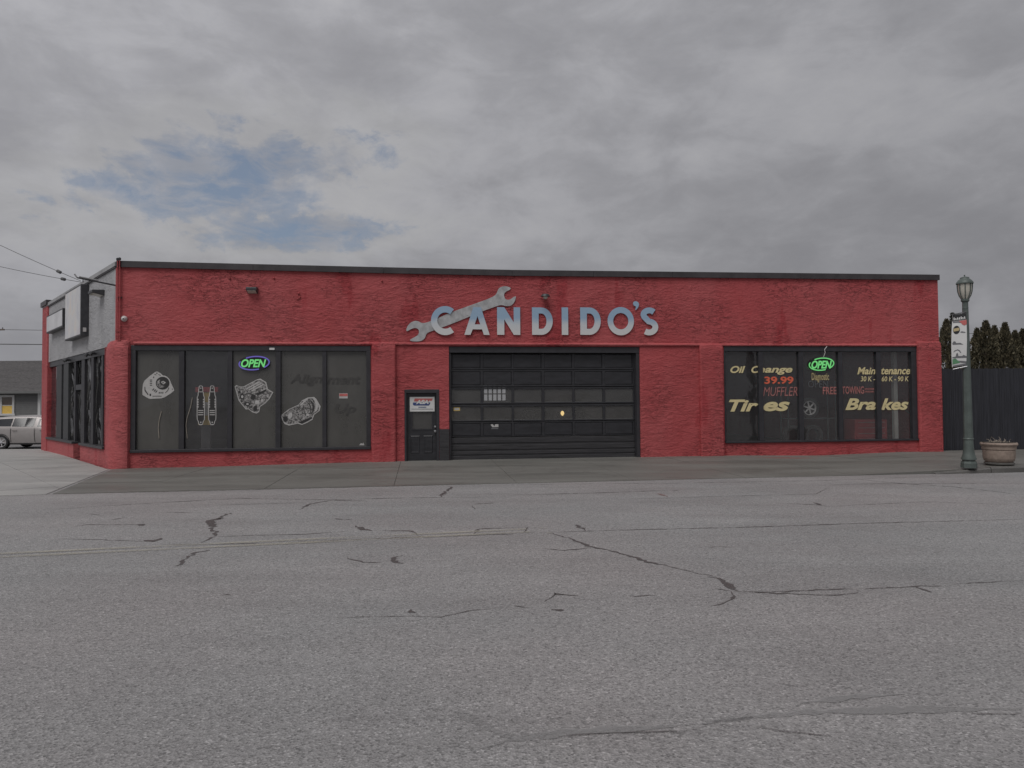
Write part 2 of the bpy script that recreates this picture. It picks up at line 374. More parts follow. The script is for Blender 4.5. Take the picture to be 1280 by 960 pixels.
def lettermat():
    m, g = new_mat('blue_fading_to_silver'); p = pos(g)
    z = g.n('ShaderNodeSeparateXYZ', {0: p}).outputs[2]
    k = g.math('ADD', g.math('DIVIDE', g.math('SUBTRACT', z, 3.46), .76), g.math('MULTIPLY_ADD', g.noise(p, 3, 4), .3, -.15))
    c = g.ramp(k, [(.18, (.60, .60, .60)), (.45, (.54, .57, .60)), (.68, (.29, .41, .54)), (.95, (.29, .41, .54))])
    finish(g, c, .45, 0, None); return m
M_LETTER = lettermat()
M_LAMPG = simple('green_cast_iron', (.092, .112, .104), .5, .1, .2, 4, .15, 40)
M_GLOBE = simple('milky_lamp_glass', (.50, .48, .42), .25, 0, .12)
M_TERRA = simple('planter_concrete', (.30, .235, .195), .8, 0, .25, 9, .4, 60)
M_SOIL = simple('soil', (.05, .042, .035), .95, 0, .4, 20, .6, 40)
M_TWIG = simple('dry_twig', (.34, .29, .24), .8)
M_FENCE = simple('black_fence_slat', (.026, .027, .034), .6, 0, .35, 3, .2, 40, (6, 6, .4))
M_FENCEP = simple('fence_post', (.05, .05, .055), .5, .3)
M_BARK = simple('bark', (.09, .07, .055), .9, 0, .3, 20, .5, 30)
def leafmat(name, a, b):
    m, g = new_mat(name); r = g.n('ShaderNodeNewGeometry').outputs['Random Per Island']
    k = g.math('ADD', g.math('MULTIPLY', r, .6), g.math('MULTIPLY', g.noise(pos(g), 2.2, 3), .5))
    finish(g, g.ramp(k, [(.25, a), (.8, b)]), .75, 0); return m
M_THUJA = leafmat('cedar_foliage', (.042, .040, .024), (.135, .115, .068)); M_FIR = leafmat('fir_foliage', (.03, .034, .026), (.065, .066, .05))
M_SIDING = simple('grey_siding', (.15, .152, .15), .7, 0, .08, 4)
M_SHINGLE = simple('grey_shingles', (.105, .10, .10), .9, 0, .35, 7, .5, 25, (1, 2, 2))
M_TRIM = simple('white_trim', (.55, .55, .54), .6, 0, .06)
M_BLIND = simple('yellow_blind', (.95, .62, .12), .7, 0, .1); M_DARKROOM = simple('dark_curtain', (.09, .06, .04), .8)
M_CAR = simple('champagne_paint', (.37, .345, .335), .32, .25, .04); M_TYRE = simple('tyre_rubber', (.025, .025, .026), .8, 0, .2, 20)
M_ALLOY = simple('alloy', (.58, .58, .59), .4, .15, .08); M_CORD = simple('pale_cord', (.30, .27, .23), .7); M_GAP = simple('shut_gap', (.015, .015, .016), .7)
M_LIGHTR = simple('tail_light', (.35, .03, .03), .2); M_LIGHTW = simple('head_light', (.5, .5, .5), .15)
M_INWALL = simple('shop_wall', (.27, .26, .25), .8, 0, .25, 1.5); M_INFLOOR = simple('shop_floor', (.16, .155, .15), .5, 0, .3, 1.2)
M_ROOF = simple('roof_membrane', (.12, .12, .12), .8); M_TOOLRED = simple('tool_chest_red', (.30, .035, .04), .35)
M_WOOD = simple('bare_pole_wood', (.16, .13, .11), .9, 0, .3, 8, .4, 30, (4, 4, .4)); M_WIRE = simple('cable', (.09, .09, .092), .6)
M_YELLOW = simple('yellow_paint', (.55, .40, .12), .5); M_SIGNF = simple('faded_sign_face', (.58, .575, .59), .35, 0, .15, 1.6)
def signface():
    m, g = new_mat('sun_bleached_sign_print'); p = pos(g)
    n = g.noise(g.map(p, (1, 1, .8)), 2.1, 4, .55, .6); k = g.noise(p, 3.5, 3)
    c = g.ramp(n, [(.3, (.48, .485, .53)), (.45, (.56, .56, .575)), (.58, (.62, .61, .60)), (.7, (.64, .58, .53))])
    c = g.mix(g.ramp(k, [(.55, 0.0), (.72, .4)]), c, (.64, .50, .49)); finish(g, c, .35); return m
M_SIGNP = signface()

# ------------------------------------------------------------------ ground, road, pavements
def sheet(name, pts, z, mat, parent=None, kind='structure'):
    o = obj(name, [(p[0], p[1], z) for p in pts], [tuple(range(len(pts)))], mat, parent)
    if not parent: tag(o, kind=kind)
    return o
sheet('ground', [(-900, -900), (900, -900), (900, 900), (-900, 900)], -.16, M_GROUND)
GL, GD = Vector((-8.58, 13.13)), Vector((.9905, .1415))          # gutter line of the street
def gut(x): return GL.y + (x - GL.x) * GD.y / GD.x
PV = [(-10.25, 18.1), (-8.58, 13.13), (-27, 9.3), (-31, 27.0), (-17.75, 26.95)]     # corner pavement outline
road_pts = [(-120, -40), (120, -40), (120, gut(120) + .3), (-8.4, gut(-8.4) + .4), (-9.6, 18.6), (-12, 18), (-12, 13), (-27, 9.9), (-120, -6)]
# the road is a finely divided slab surface with a gentle unevenness
road = sheet('road', road_pts, 0.0, M_ROAD)

def clip(poly, a, b):
    out = []; n = Vector((-(b[1] - a[1]), b[0] - a[0]))
    sd_ = lambda p: (p[0] - a[0]) * n.x + (p[1] - a[1]) * n.y
    for i in range(len(poly)):
        p, q = poly[i], poly[(i + 1) % len(poly)]; dp, dq = sd_(p), sd_(q)
        if dp >= 0: out.append(p)
        if (dp > 0) != (dq > 0) and abs(dp - dq) > 1e-9:
            k = dp / (dp - dq); out.append((p[0] + (q[0] - p[0]) * k, p[1] + (q[1] - p[1]) * k))
    return out
def area(p): return sum(p[i][0] * p[(i + 1) % len(p)][1] - p[(i + 1) % len(p)][0] * p[i][1] for i in range(len(p))) / 2
def slabs(parent, region, org, ex, cw, cd, nu, nv, zf, mat, gap, thick=.12, skew=0):
    if area(region) < 0: region = region[::-1]
    ey = Vector((-ex.y, ex.x))
    for i in range(*nu):
        for j in range(*nv):
            o0 = Vector(org) + ex * (i * cw + (j % 2) * skew) + ey * (j * cd)
            q = [o0 + ex * gap + ey * gap, o0 + ex * (cw - gap) + ey * gap, o0 + ex * (cw - gap) + ey * (cd - gap), o0 + ex * gap + ey * (cd - gap)]
            poly = [(p.x, p.y) for p in q]
            for k in range(len(region)):
                poly = clip(poly, region[k], region[(k + 1) % len(region)])
                if len(poly) < 3: break
            if len(poly) < 3 or abs(area(poly)) < .03: continue
            n = len(poly); dz = random.uniform(-.003, .003)
            top = [Vector((p[0], p[1], zf(p[0], p[1]) + dz)) for p in poly]
            MB().loft([[t_ - Vector((0, 0, thick)) for t_ in top], top]).build('slab', mat, parent)
pave = sheet('pavement', [(p[0], p[1]) for p in PV], -.03, M_GROUND)
slabs(pave, PV, (-10.2, 18.1), SD, 1.75, 1.75, (-8, 14), (-4, 14), lambda x, y: .012, M_PAVE, .006, .04)
def sstep(a, b, x): k = min(1, max(0, (x - a) / (b - a))); return k * k * (3 - 2 * k)
def apron_z(x, y):
    yw = PA.y + (x - PA.x) * FD.y / FD.x; k = min(1, max(0, (y - gut(x)) / max(.1, yw - gut(x))))
    prof = .065 * sstep(-9, -3, x) * (1 - sstep(6, 12.5, x)) - .03 * sstep(6, 12.5, x)
    return .012 + prof * k + .108 * sstep(9.0, 10.3, x)
AP = [(-10.15, 18.1), (-8.5, gut(-8.5) + .06), (34, gut(34) + .06), (34, 24.6), (-10.0, 18.42)]
apron = obj('sidewalk', [(p[0], p[1], -.055) for p in AP], [tuple(range(5))], M_GROUND); tag(apron, kind='structure')
slabs(apron, AP, (-9.6, 12.9), FD, 2.45, 1.9, (-2, 18), (-1, 6), apron_z, M_APRON, .004, .06)
kerb = empty('kerb', (10, 15.7, 0)); kerb['kind'] = 'structure'
x = 9.25; first = True
while x < 34:
    L = 1.35; a = Vector((x + .008, gut(x))); b = Vector((x + L - .008, gut(x + L)))
    n = Vector((-GD.y, GD.x)); ring = []
    z0, z1 = (.03, .115) if first else (.122, .122)
    rr_ = []
    for p, zt in ((a, z0), (b, z1)):
        rr_.append([Vector((p.x - n.x * .05, p.y - n.y * .05, -.05)), Vector((p.x - n.x * .045, p.y - n.y * .045, zt - .025)), Vector((p.x - n.x * .02, p.y - n.y * .02, zt)), Vector((p.x + n.x * .12, p.y + n.y * .12, zt)), Vector((p.x + n.x * .12, p.y + n.y * .12, -.05))])
    MB().loft(rr_).build('kerb_stone', M_KERB, kerb); x += L; first = False

def ribbon(pts, w0, name, mat, parent, z=.004, jit=.25, taper=True):
    """irregular strip lying on the road along picture points"""
    P = [ground_pt(x, y) for x, y in pts]; fine_ = []
    for i in range(len(P) - 1):
        n = max(2, int((P[i + 1] - P[i]).length / .06))
        for k in range(n): fine_.append(P[i].lerp(P[i + 1], k / n))
    fine_.append(P[-1]); N = len(fine_); v = []
    ph = random.uniform(0, 9)
    for i, p in enumerate(fine_):
        t_ = (fine_[min(i + 1, N - 1)] - fine_[max(i - 1, 0)]).normalized(); n = Vector((-t_.y, t_.x, 0))
        wob = Vector((random.gauss(0, 1), random.gauss(0, 1), 0)) * w0 * jit
        ww = w0 * (.70 + .25 * math.sin(i * .45 + ph) + random.uniform(-.35, .45))
        if taper: ww *= min(1, .25 + 3.0 * min(i, N - 1 - i) / N)
        c = p + wob; v += [c + n * ww * .5 + Vector((0, 0, z)), c - n * ww * .5 + Vector((0, 0, z))]
    return obj(name, v, [(2 * i, 2 * i + 1, 2 * i + 3, 2 * i + 2) for i in range(N - 1)], mat, parent)
def Lz(l): return [(x / 2, 580 + y / 2) for x, y in l]
def Rz(l): return [(640 + x / 2, 560 + y / 2) for x, y in l]
seams = [
 (Lz([(130, 114), (230, 107), (400, 97), (600, 86), (830, 90), (1000, 85), (1280, 82)]), .035), (Lz([(750, 115), (770, 101), (830, 91), (920, 93)]), .06),
 (Lz([(1100, 82), (1115, 70), (1130, 57)]), .09), (Lz([(545, 103), (640, 100), (760, 97)]), .025), (Lz([(185, 157), (215, 152), (362, 152)]), .03), (Lz([(338, 152), (362, 154)]), .09),
 (Lz([(410, 121), (575, 124)]), .02), (Lz([(578, 123), (540, 138), (525, 145), (535, 165), (542, 180)]), .115), (Lz([(540, 180), (500, 198)]), .03),
 (Lz([(140, 187), (260, 190), (390, 195)]), .025), (Lz([(365, 190), (385, 192), (402, 186)]), .09), (Lz([(385, 201), (560, 201), (700, 198), (850, 190), (1050, 182), (1280, 177)]), .03),
 (Lz([(545, 182), (640, 178), (760, 176), (890, 167)]), .03), (Lz([(890, 155), (905, 163), (930, 167)]), .08), (Lz([(930, 167), (1030, 168), (1046, 180)]), .045),
 (Lz([(445, 255), (460, 240), (490, 222), (520, 216)]), .06), (Lz([(870, 237), (890, 240), (912, 246), (955, 247)]), .055), (Lz([(1002, 229), (980, 238), (985, 244), (1004, 248)]), .07),
 (Lz([(1185, 175), (1195, 163), (1280, 160)]), .045), (Lz([(1185, 176), (1280, 175)]), .04), (Lz([(1180, 105), (1188, 113)]), .05), (Lz([(1180, 101), (1240, 97)]), .03),
 (Lz([(840, 137), (880, 140)]), .05), (Lz([(555, 327), (580, 328)]), .02), (Lz([(840, 384), (950, 382), (1040, 381), (1100, 384), (1170, 368), (1280, 356)]), .014), (Lz([(1018, 366), (1042, 371)]), .06), (Lz([(220, 125), (252, 128)]), .02), (Lz([(280, 140), (312, 134)]), .03),
 (Lz([(60, 78), (300, 72), (600, 66), (900, 58), (1220, 50)]), .03),
 (Rz([(0, 213), (100, 211), (300, 205), (600, 198), (900, 188), (1140, 182), (1278, 178)]), .035), (Rz([(100, 213), (150, 230), (200, 248), (260, 260), (340, 285), (420, 303), (505, 322)]), .052), (Rz([(500, 322), (530, 335), (562, 359)]), .075),
 (Rz([(78, 252), (130, 257), (170, 253), (200, 248)]), .05), (Rz([(560, 360), (640, 362), (720, 366), (820, 369), (862, 362)]), .04), (Rz([(600, 362), (720, 358), (850, 352), (866, 358)]), .03),
 (Rz([(880, 352), (950, 350), (1010, 348), (1070, 345)]), .04), (Rz([(1010, 349), (1050, 361)]), .035), (Rz([(548, 360), (550, 375), (530, 388), (495, 396)]), .035), (Rz([(508, 352), (540, 358)]), .03),
 (Rz([(0, 118), (80, 116), (230, 112), (420, 105)]), .04), (Rz([(290, 128), (560, 120), (760, 115), (790, 100)]), .022), (Rz([(660, 138), (760, 142), (800, 148)]), .03), (Rz([(758, 136), (775, 144)]), .08),
 (Rz([(800, 146), (1000, 136), (1040, 135), (1240, 141)]), .02), (Rz([(765, 93), (900, 90), (1278, 88)]), .035), (Rz([(860, 78), (960, 88), (1100, 97), (1200, 108), (1278, 118)]), .045),
 (Rz([(490, 250), (510, 247), (560, 248)]), .02), (Rz([(0, 396), (40, 399)]), .03), (Rz([(82, 386), (112, 364), (165, 370)]), .03), (Rz([(105, 405), (132, 407)]), .05), (Rz([(102, 363), (122, 365)]), .05), (Rz([(300, 373), (360, 368)]), .018),
 (Rz([(160, 192), (185, 207)]), .06), (Rz([(0, 200), (40, 199), (30, 211)]), .03), (Rz([(1110, 340), (1278, 332)]), .02), (Rz([(400, 108), (420, 106)]), .03), (Rz([(0, 92), (400, 88), (760, 82), (1100, 70)]), .028)]
for pts, wd in seams: ribbon(pts, wd * .95, 'tar_seam', M_SEAL, road)
# worn double centre line, pulled out as two parallel strips
p0, p1 = ground_pt(-60, 697.5), ground_pt(660, 663.5); t_ = (p1 - p0).normalized(); nn_ = Vector((-t_.y, t_.x, 0))
for off in (-.10, .10):
    a, b = p0 + nn_ * off, p1 + nn_ * off; v = []
    K = 40
    for i in range(K + 1):
        q = a.lerp(b, i / K); hw = .05 + random.uniform(-.006, .006); v += [q + nn_ * hw + Vector((0, 0, .0075)), q - nn_ * hw + Vector((0, 0, .0075))]
    obj('lane_line', v, [(2 * i, 2 * i + 1, 2 * i + 3, 2 * i + 2) for i in range(K)], M_YLINE, road)
for c in ((678, 660), (686, 666)): ribbon([(c[0] - 3, c[1]), (c[0] + 4, c[1] + 1)], .06, 'lane_line', M_YLINE, road, .0085)
for c in ((962, 652.5), (978, 656.5)): ribbon([(c[0] - 5, c[1]), (c[0] + 5, c[1] + .5)], .05, 'paint_fleck', M_WLINE, road, .0085)
ribbon([(822, 617), (835, 621)], .10, 'rust_stain', M_PINK, road, .0065)
for pts, wd in (([(570, 889), (605, 906), (640, 925)], .10), ([(568, 946), (605, 934), (640, 925), (720, 915), (800, 911), (880, 905), (940, 897)], .085), ([(880, 902), (940, 897), (1000, 891), (1100, 888), (1279, 886)], .10), ([(1000, 880), (1060, 872), (1130, 868)], .06)):
    ribbon(pts, wd, 'filled_seam', M_SMOOTH, road, .0042, .05)
for pts in ([(700, 921), (760, 917), (850, 915), (885, 908)], [(935, 908), (980, 916), (1040, 921)], [(1200, 893), (1279, 893)]):
    ribbon(pts, .012, 'hairline_crack', M_SEAL, road, .0055, .3)

# ------------------------------------------------------------------ the shop building
shop = empty('auto_shop', FW(FL / 2, 0, 0), 'single-storey red stucco auto repair shop with black garage door and a grey corner wall', 'building')
tops = [fr(146, 333.8), fr(480, 341.6), fr(640, 344.8), fr(840, 346.8), fr(1000, 348.4), fr(1174, 350.2)]
tops = [(0.0, tops[0][1])] + tops[1:-1] + [(FL, tops[-1][1])]
def ztop(u):
    for (a, za), (b, zb) in zip(tops, tops[1:]):
        if u <= b: return za + (zb - za) * (u - a) / (b - a)
    return tops[-1][1]
W1 = (fr(163.5, 431)[0], fr(463.5, 433)[0], .405, 3.185)
W2 = (fr(904.5, 433)[0], fr(1146, 433)[0], .425, 3.22)
GA = (fr(561, 434)[0], fr(799.5, 434)[0], -.4, 3.185)
DO = (fr(505.5, 487)[0], fr(549, 487)[0], -.4, 2.01)
def holed(fn, breaks, opens, zb, zt, d0, d1):
    us = sorted(set([round(b, 4) for b in breaks] + [round(o[k], 4) for o in opens for k in (0, 1)]))
    zs = sorted(set([zb] + [o[k] for o in opens for k in (2, 3) if o[k] > zb])) ; mb = MB()
    def solid(uc, zc): return not any(o[0] < uc < o[1] and o[2] < zc < o[3] for o in opens)
    nz = len(zs)
    def zz(k, u): return zs[k] if k < nz else zt(u)
    for i in range(len(us) - 1):
        a, b = us[i], us[i + 1]
        for k in range(nz):
            zc = (zz(k, a) + zz(k + 1, a)) / 2
            if not solid((a + b) / 2, zc): continue
            for d in (d0, d1):
                mb.add([fn(a, d, zz(k, a)), fn(b, d, zz(k, b)), fn(b, d, zz(k + 1, b)), fn(a, d, zz(k + 1, a))], [(0, 1, 2, 3)])
            nb = ((i == 0 or not solid((us[i - 1] + a) / 2, zc)), (i == len(us) - 2 or not solid((b + us[i + 2]) / 2, zc)))
            for flag, u in zip(nb, (a, b)):
                if flag: mb.add([fn(u, d0, zz(k, u)), fn(u, d1, zz(k, u)), fn(u, d1, zz(k + 1, u)), fn(u, d0, zz(k + 1, u))], [(0, 1, 2, 3)])
            for kk, edge_ in ((k - 1, k), (k + 1, k + 1)):
                zc2 = None if kk < 0 or kk >= nz else (zz(kk, a) + zz(kk + 1, a)) / 2
                if zc2 is None or not solid((a + b) / 2, zc2):
                    mb.add([fn(a, d0, zz(edge_, a)), fn(b, d0, zz(edge_, b)), fn(b, d1, zz(edge_, b)), fn(a, d1, zz(edge_, a))], [(0, 1, 2, 3)])
    return mb
def weld(o):
    bm = bmesh.new(); bm.from_mesh(o.data); bmesh.ops.remove_doubles(bm, verts=bm.verts, dist=1e-4); bmesh.ops.recalc_face_normals(bm, faces=bm.faces); bm.to_mesh(o.data); bm.free(); return o
weld(holed(FW, [0] + [t_[0] for t_ in tops[1:-1]] + [FL], [W1, W2, GA, DO], -.3, ztop, 0, .28).build('front_wall', M_RED, shop))
# coping along the parapet, in lengths
cu_ = [0] + [t_[0] for t_ in tops[1:-1]] + [FL + .03]; cpts = []
for a, b in zip(cu_, cu_[1:]):
    n = max(1, round((b - a) / 3.0))
    for k in range(n): cpts.append((a + (b - a) * k / n, a + (b - a) * (k + 1) / n))
for a, b in cpts:
    MB().hexa([FW(a, -.06, ztop(a) - .005), FW(b - .006, -.06, ztop(b) - .005), FW(b - .006, .32, ztop(b) + .002), FW(a, .32, ztop(a) + .002),
               FW(a, -.06, ztop(a) + .155), FW(b - .006, -.06, ztop(b) + .155), FW(b - .006, .32, ztop(b) + .175), FW(a, .32, ztop(a) + .175)]).build('coping', M_COPE, shop)
# ledge over the openings
lp = []
lz = [(0.42, 3.235), (fr(495, 430)[0], 3.245), (fr(840, 430)[0], 3.245), (FL - .66, 3.26)]
for u, z in lz:
    lp.append([FW(u, .01, z - .035), FW(u, -.045, z - .03), FW(u, -.055, z), FW(u, -.03, z + .03), FW(u, .01, z + .05)])
MB().loft(lp).build('ledge', M_REDP, shop)
def pilaster(u0, u1, zt, dep=.10, mat=None):
    rings = []
    r = .05
    for z, ins in ((-.3, 0), (zt - .16, 0), (zt - .05, .018), (zt, .06)):
        a, b, d = u0 + ins * .4, u1 - ins * .4, dep - ins
        rings.append([FW(a, .02, z), FW(a, -d + r, z), FW(a + r * .3, -d + r * .3, z), FW(a + r, -d, z), FW(b - r, -d, z), FW(b - r * .3, -d + r * .3, z), FW(b, -d + r, z), FW(b, .02, z)])
    return MB().loft(rings).build('pilaster', mat or M_RED, shop)
pilaster(fu(464.7), fu(495), 3.29); pilaster(fu(874), fu(903.8), 3.28); pilaster(fu(1146.6), FL + .015, 3.38)
# rounded corner pillar wrapping both walls
ue, se = fu(163), su(131.5, -.12)
rings = []
for z, ins in ((-.3, 0), (2.9, 0), (3.12, .01), (3.24, .04), (3.31, .10)):
    d = .13 - ins; r = []
    r += [SW(se, .02, z), SW(se - .03, -d + .03, z), SW(se - .08, -d, z)]
    a, b = SW(.16, -d, z), FW(.16, -d, z); c = (FW(0, -d, z) + SW(0, -d, z)) / 2 + (Vector((PA.x, PA.y, z)) - (FW(.3, .2, z) + SW(.3, .2, z)) / 2).normalized() * .02
    for k in range(6):
        q = k / 5; r.append(a * (1 - q) ** 2 + c * 2 * q * (1 - q) + b * q ** 2)
    r += [FW(ue - .08, -d, z), FW(ue - .03, -d + .03, z), FW(ue, .02, z), FW(ue * .5, .10, z), SW(se * .5, .10, z)]
    rings.append(r)
MB().loft(rings).build('corner_pillar', M_REDP, shop, True)
# side wall with the storefront opening
szt = lambda s: 5.37 - .06 * s / SL
SO = (su(131.2), su(60.2), .45, 3.20); SDOOR = (su(101.5), su(93), -.4, 2.2)
weld(holed(SW, [0, SL], [(SO[0], SO[1], SO[2], SO[3]), (SDOOR[0] - .03, SDOOR[1] + .03, -.4, SO[2])], -.3, lambda s: 5.20, .002, .28).build('side_wall', M_GREYST, shop))
lower = holed(SW, [se - .05, SL - .02], [(SO[0], SO[1], SO[2] - .001, 3.2), (SDOOR[0], SDOOR[1], -.4, .46)], -.3, lambda s: .44, -.018, .24)
weld(lower.build('plinth', M_REDP, shop))
sbox(0.05, SL, -.035, .31, 5.201, 5.235).build('coping', M_COPE, shop)
sbox(.02, SL, -.05, .33, 5.237, 5.345).build('coping', M_COPEL, shop)
ce = su(60.2)
sbox(ce, SL + .02, -.045, .30, -.3, 5.28).build('corner_post', M_RED, shop, bevel=.02)
sbox(ce - .05, SL + .09, -.10, .36, 5.281, 5.45).build('post_cap', M_COPE, shop)
# red return of the front wall round the corner
sbox(-.001, .10, -.012, .001, 3.2, 5.19).build('corner_trim', M_RED, shop)
# remaining shell
PD = PB + FN * 15.0; kk = (PD - PC).dot(FN); PE = PC + FN * kk
def seg_wall(a, b, zt, name, mat, opens=()):
    e = (b - a).normalized(); n = Vector((e.y, -e.x)); L = (b - a).length
    fn = lambda u, d, z: Vector((a.x + e.x * u + n.x * d, a.y + e.y * u + n.y * d, z))
    weld(holed(fn, [0, L], list(opens), -.3, lambda u: zt, 0, .25).build(name, mat, shop)); return fn, L
seg_wall(PB - FD * .25 + FN * .285, PD - FD * .25, 5.1, 'east_wall', M_RED)
BU = (PE - PA).dot(FD); BW0, BW1 = fu(604.5, 14.8) - BU, fu(633, 14.8) - BU
bfn, bL = seg_wall(PE, PD, 5.1, 'back_wall', M_INWALL, [(BW0, BW1, 1.72, 2.75)])
win = empty('back_window', bfn((BW0 + BW1) / 2, .12, 1.72)); win.parent = shop; win.location = wl(win) - wl(shop)
mb = MB(); cwid = (BW1 - BW0) / 5
for k in range(6): mb.box(bfn, BW0 + k * cwid - .03, BW0 + k * cwid + .03, .10, .14, 1.72, 2.75)
for k in range(4): mb.box(bfn, BW0, BW1, .105, .135, 1.72 + k * .343 - .025, 1.72 + k * .343 + .025)
mb.build('frame', M_BLACK, win)
seg_wall(PC + FN * .4, PE, 5.1, 'west_wall', M_GREYST)
inn = [PA + FN * .3 + SN * .25, PB + FN * .3 - FD * .3, PD - FN * .3 - FD * .3, PE - FN * .3 + FD * .3, PC + SN * .3 + FD * .1]
MB().loft([[Vector((p.x, p.y, 4.55)) for p in inn], [Vector((p.x, p.y, 4.85)) for p in inn]]).build('roof', M_ROOF, shop)
MB().loft([[Vector((p.x, p.y, -.2)) for p in inn], [Vector((p.x, p.y, .05)) for p in inn]]).build('shop_floor', M_INFLOOR, shop)

# ------------------------------------------------------------------ front display windows
GD_ = .075
def display_window(op, panes_px, y_top, y_bot, label, gmats):
    o = empty('display_window', FW((op[0] + op[1]) / 2, 0, op[2])); o.parent = shop; o.location = wl(o) - wl(shop); o['label'] = label
    pu = [(fr(a, 500, GD_)[0], fr(b, 500, GD_)[0]) for a, b in panes_px]
    zt = fr(panes_px[0][0], y_top, GD_)[1]; zb = fr(panes_px[0][0], y_bot, GD_)[1]
    g = .004
    fbox(op[0] + g, op[1] - g, -.012, .13, zt, op[3] - g).build('frame_head', M_BLACK, o, bevel=.008)
    fbox(op[0] + g, op[1] - g, -.05, .13, op[2] + g, zb).build('frame_sill', M_BLACK, o, bevel=.008)
    edges = [(op[0] + g, pu[0][0])] + [(pu[i][1], pu[i + 1][0]) for i in range(len(pu) - 1)] + [(pu[-1][1], op[1] - g)]
    for i, (a, b) in enumerate(edges):
        fbox(a, b, .004 if 0 < i < len(edges) - 1 else -.008, .125, zb + .001, zt - .001).build('mullion', M_BLACK, o, bevel=.006)
    for (a, b), gm in zip(pu, gmats): fbox(a - .01, b + .01, GD_, GD_ + .006, zb - .01, zt + .01).build('pane', gm, o)
    return o, pu, zb, zt
P1 = [(170.8, 224.5), (231.2, 285), (291, 345), (351.4, 403.3), (408.5, 458.3)]
win1, pu1, zb1, zt1 = display_window(W1, P1, 438.5, 562, 'wide five-pane shop window with grey film and car-part decals', [M_FILM, M_GLASS, M_FILM, M_FILM, M_FILM])
P2 = [(906, 947.5), (953, 997.5), (1003, 1047), (1052, 1094.5), (1100, 1138)]
win2, pu2, zb2, zt2 = display_window(W2, P2, 439.3, 551.5, 'wide five-pane shop window lettered Tires and Brakes in gold', [M_GLASS] * 5)
TD = GD_ - .004
for s, px, mt, sh, bo in [
    ('Oil', (912.8, 931.7, 457.4, 466.3), M_GOLD, .3, .032), ('C', (939, 949.5, 457.4, 466.3), M_GOLD, .3, .032), ('hange', (946.5, 990.8, 457.2, 468.4), M_GOLD, .3, .032),
    ('39.99', (955.4, 992, 470.7, 479.9), M_VRED, 0, .03), ('MUFFLER', (954, 997, 483.8, 494.9), M_VREDF, .22, .0),
    ('Tir', (911, 948.2, 499.5, 514.2), M_GOLD, .3, .036), ('es', (954, 987.5, 502.2, 513.9), M_GOLD, .3, .036),
    ('Main', (1071.5, 1094.5, 459, 468), M_GOLD, .25, .028), ('tenance', (1101.3, 1138, 459.6, 468), M_GOLD, .25, .028),
    ('30 K -', (1075.8, 1093.8, 470.4, 476.7), M_GOLD, .15, .015), ('60 K - 90 K', (1102, 1136, 470.4, 476.7), M_GOLD, .15, .015),
    ('FREE', (1028.4, 1045.7, 483.6, 492.8), M_VREDF, 0, .02), ('TOWING', (1052.5, 1080, 483, 492.3), M_VREDF, 0, .02),
    ('Bra', (1056.3, 1095, 498, 512.4), M_GOLD, .3, .036), ('kes', (1101, 1136, 498, 512.4), M_GOLD, .3, .036), ('Diagnostic', (1014.5, 1036.5, 466, 478), M_GOLDD, 0, .02), ('OPEN', (1010, 1035, 475.8, 484.3), M_VGREY, 0, -.004)]:
    if s in ('Oil', 'C', 'hange', 'Tir', 'es', 'Bra', 'kes', 'Main', 'tenance'):      # printed drop shadow
        front_text('lettering', s, (px[0] + .5, px[1] + .6, px[2] + .5, px[3] + .6), TD - .002 + .004, M_VSHADOW, win2, bo, sh)
    front_text('lettering', s, px, TD - .002, mt, win2, bo, sh)
for k in range(2):
    mb = MB(); xx = 1081
    while xx < 1093:
        a, z1 = fr(xx, 485.2 + k * 3.4, TD); b, z0 = fr(xx + .9, 487.2 + k * 3.4, TD); mb.box(FW, a, b, TD - .003, TD - .002, z0, z1); xx += 1.5
    mb.build('small_print', M_VREDF, win2)
front_text('lettering', 'Align', (363, 403, 467.7, 482.4), TD - .002, M_GHOST, win1, .028, .25); front_text('lettering', 'ment', (409, 451, 469.8, 480.3), TD - .002, M_GHOST, win1, .028, .25)
front_text('lettering', 'Up', (419, 445, 505, 519.6), TD - .002, M_GHOST, win1, .028, .25)
def strip(px0, px1, y0, y1, d, mat, parent, name, th=.002):
    a, z1 = fr(px0, y0, d); b, z0 = fr(px1, y1, d); return fbox(a, b, d - th, d, z0, z1).build(name, mat, parent)
st = strip(424, 434.7, 491.7, 498.0, TD, M_DECW, win1, 'warning_sticker'); strip(424.3, 434.4, 492.2, 495.2, TD - .003, M_PRED, win1, 'sticker_band')
v, f = front_poly([[(449, 556.6), (451, 554), (453.5, 554.6), (454, 553), (455.6, 556.6)]], TD - .002); obj('corner_sticker', v, f, M_DECW, win1)
a_, z_ = fr(338, 436); fbox(a_ - .02, a_ + .11, -.03, -.012, z_ - .03, z_ + .025).build('alarm_sensor', M_WHITE, win1)
for cp in ([(202, 514), (199, 525), (198, 535), (199, 548)], [(240.5, 497), (238.5, 508), (234, 522), (232.5, 532), (234.2, 548)]):
    MB().tube([FW(*((lambda q_: (q_[0], GD_ - .012, q_[1]))(fr(x_, y_, GD_ - .012)))) for x_, y_ in cp], .011, 6).build('hanging_cord', M_CORD, win1, True)
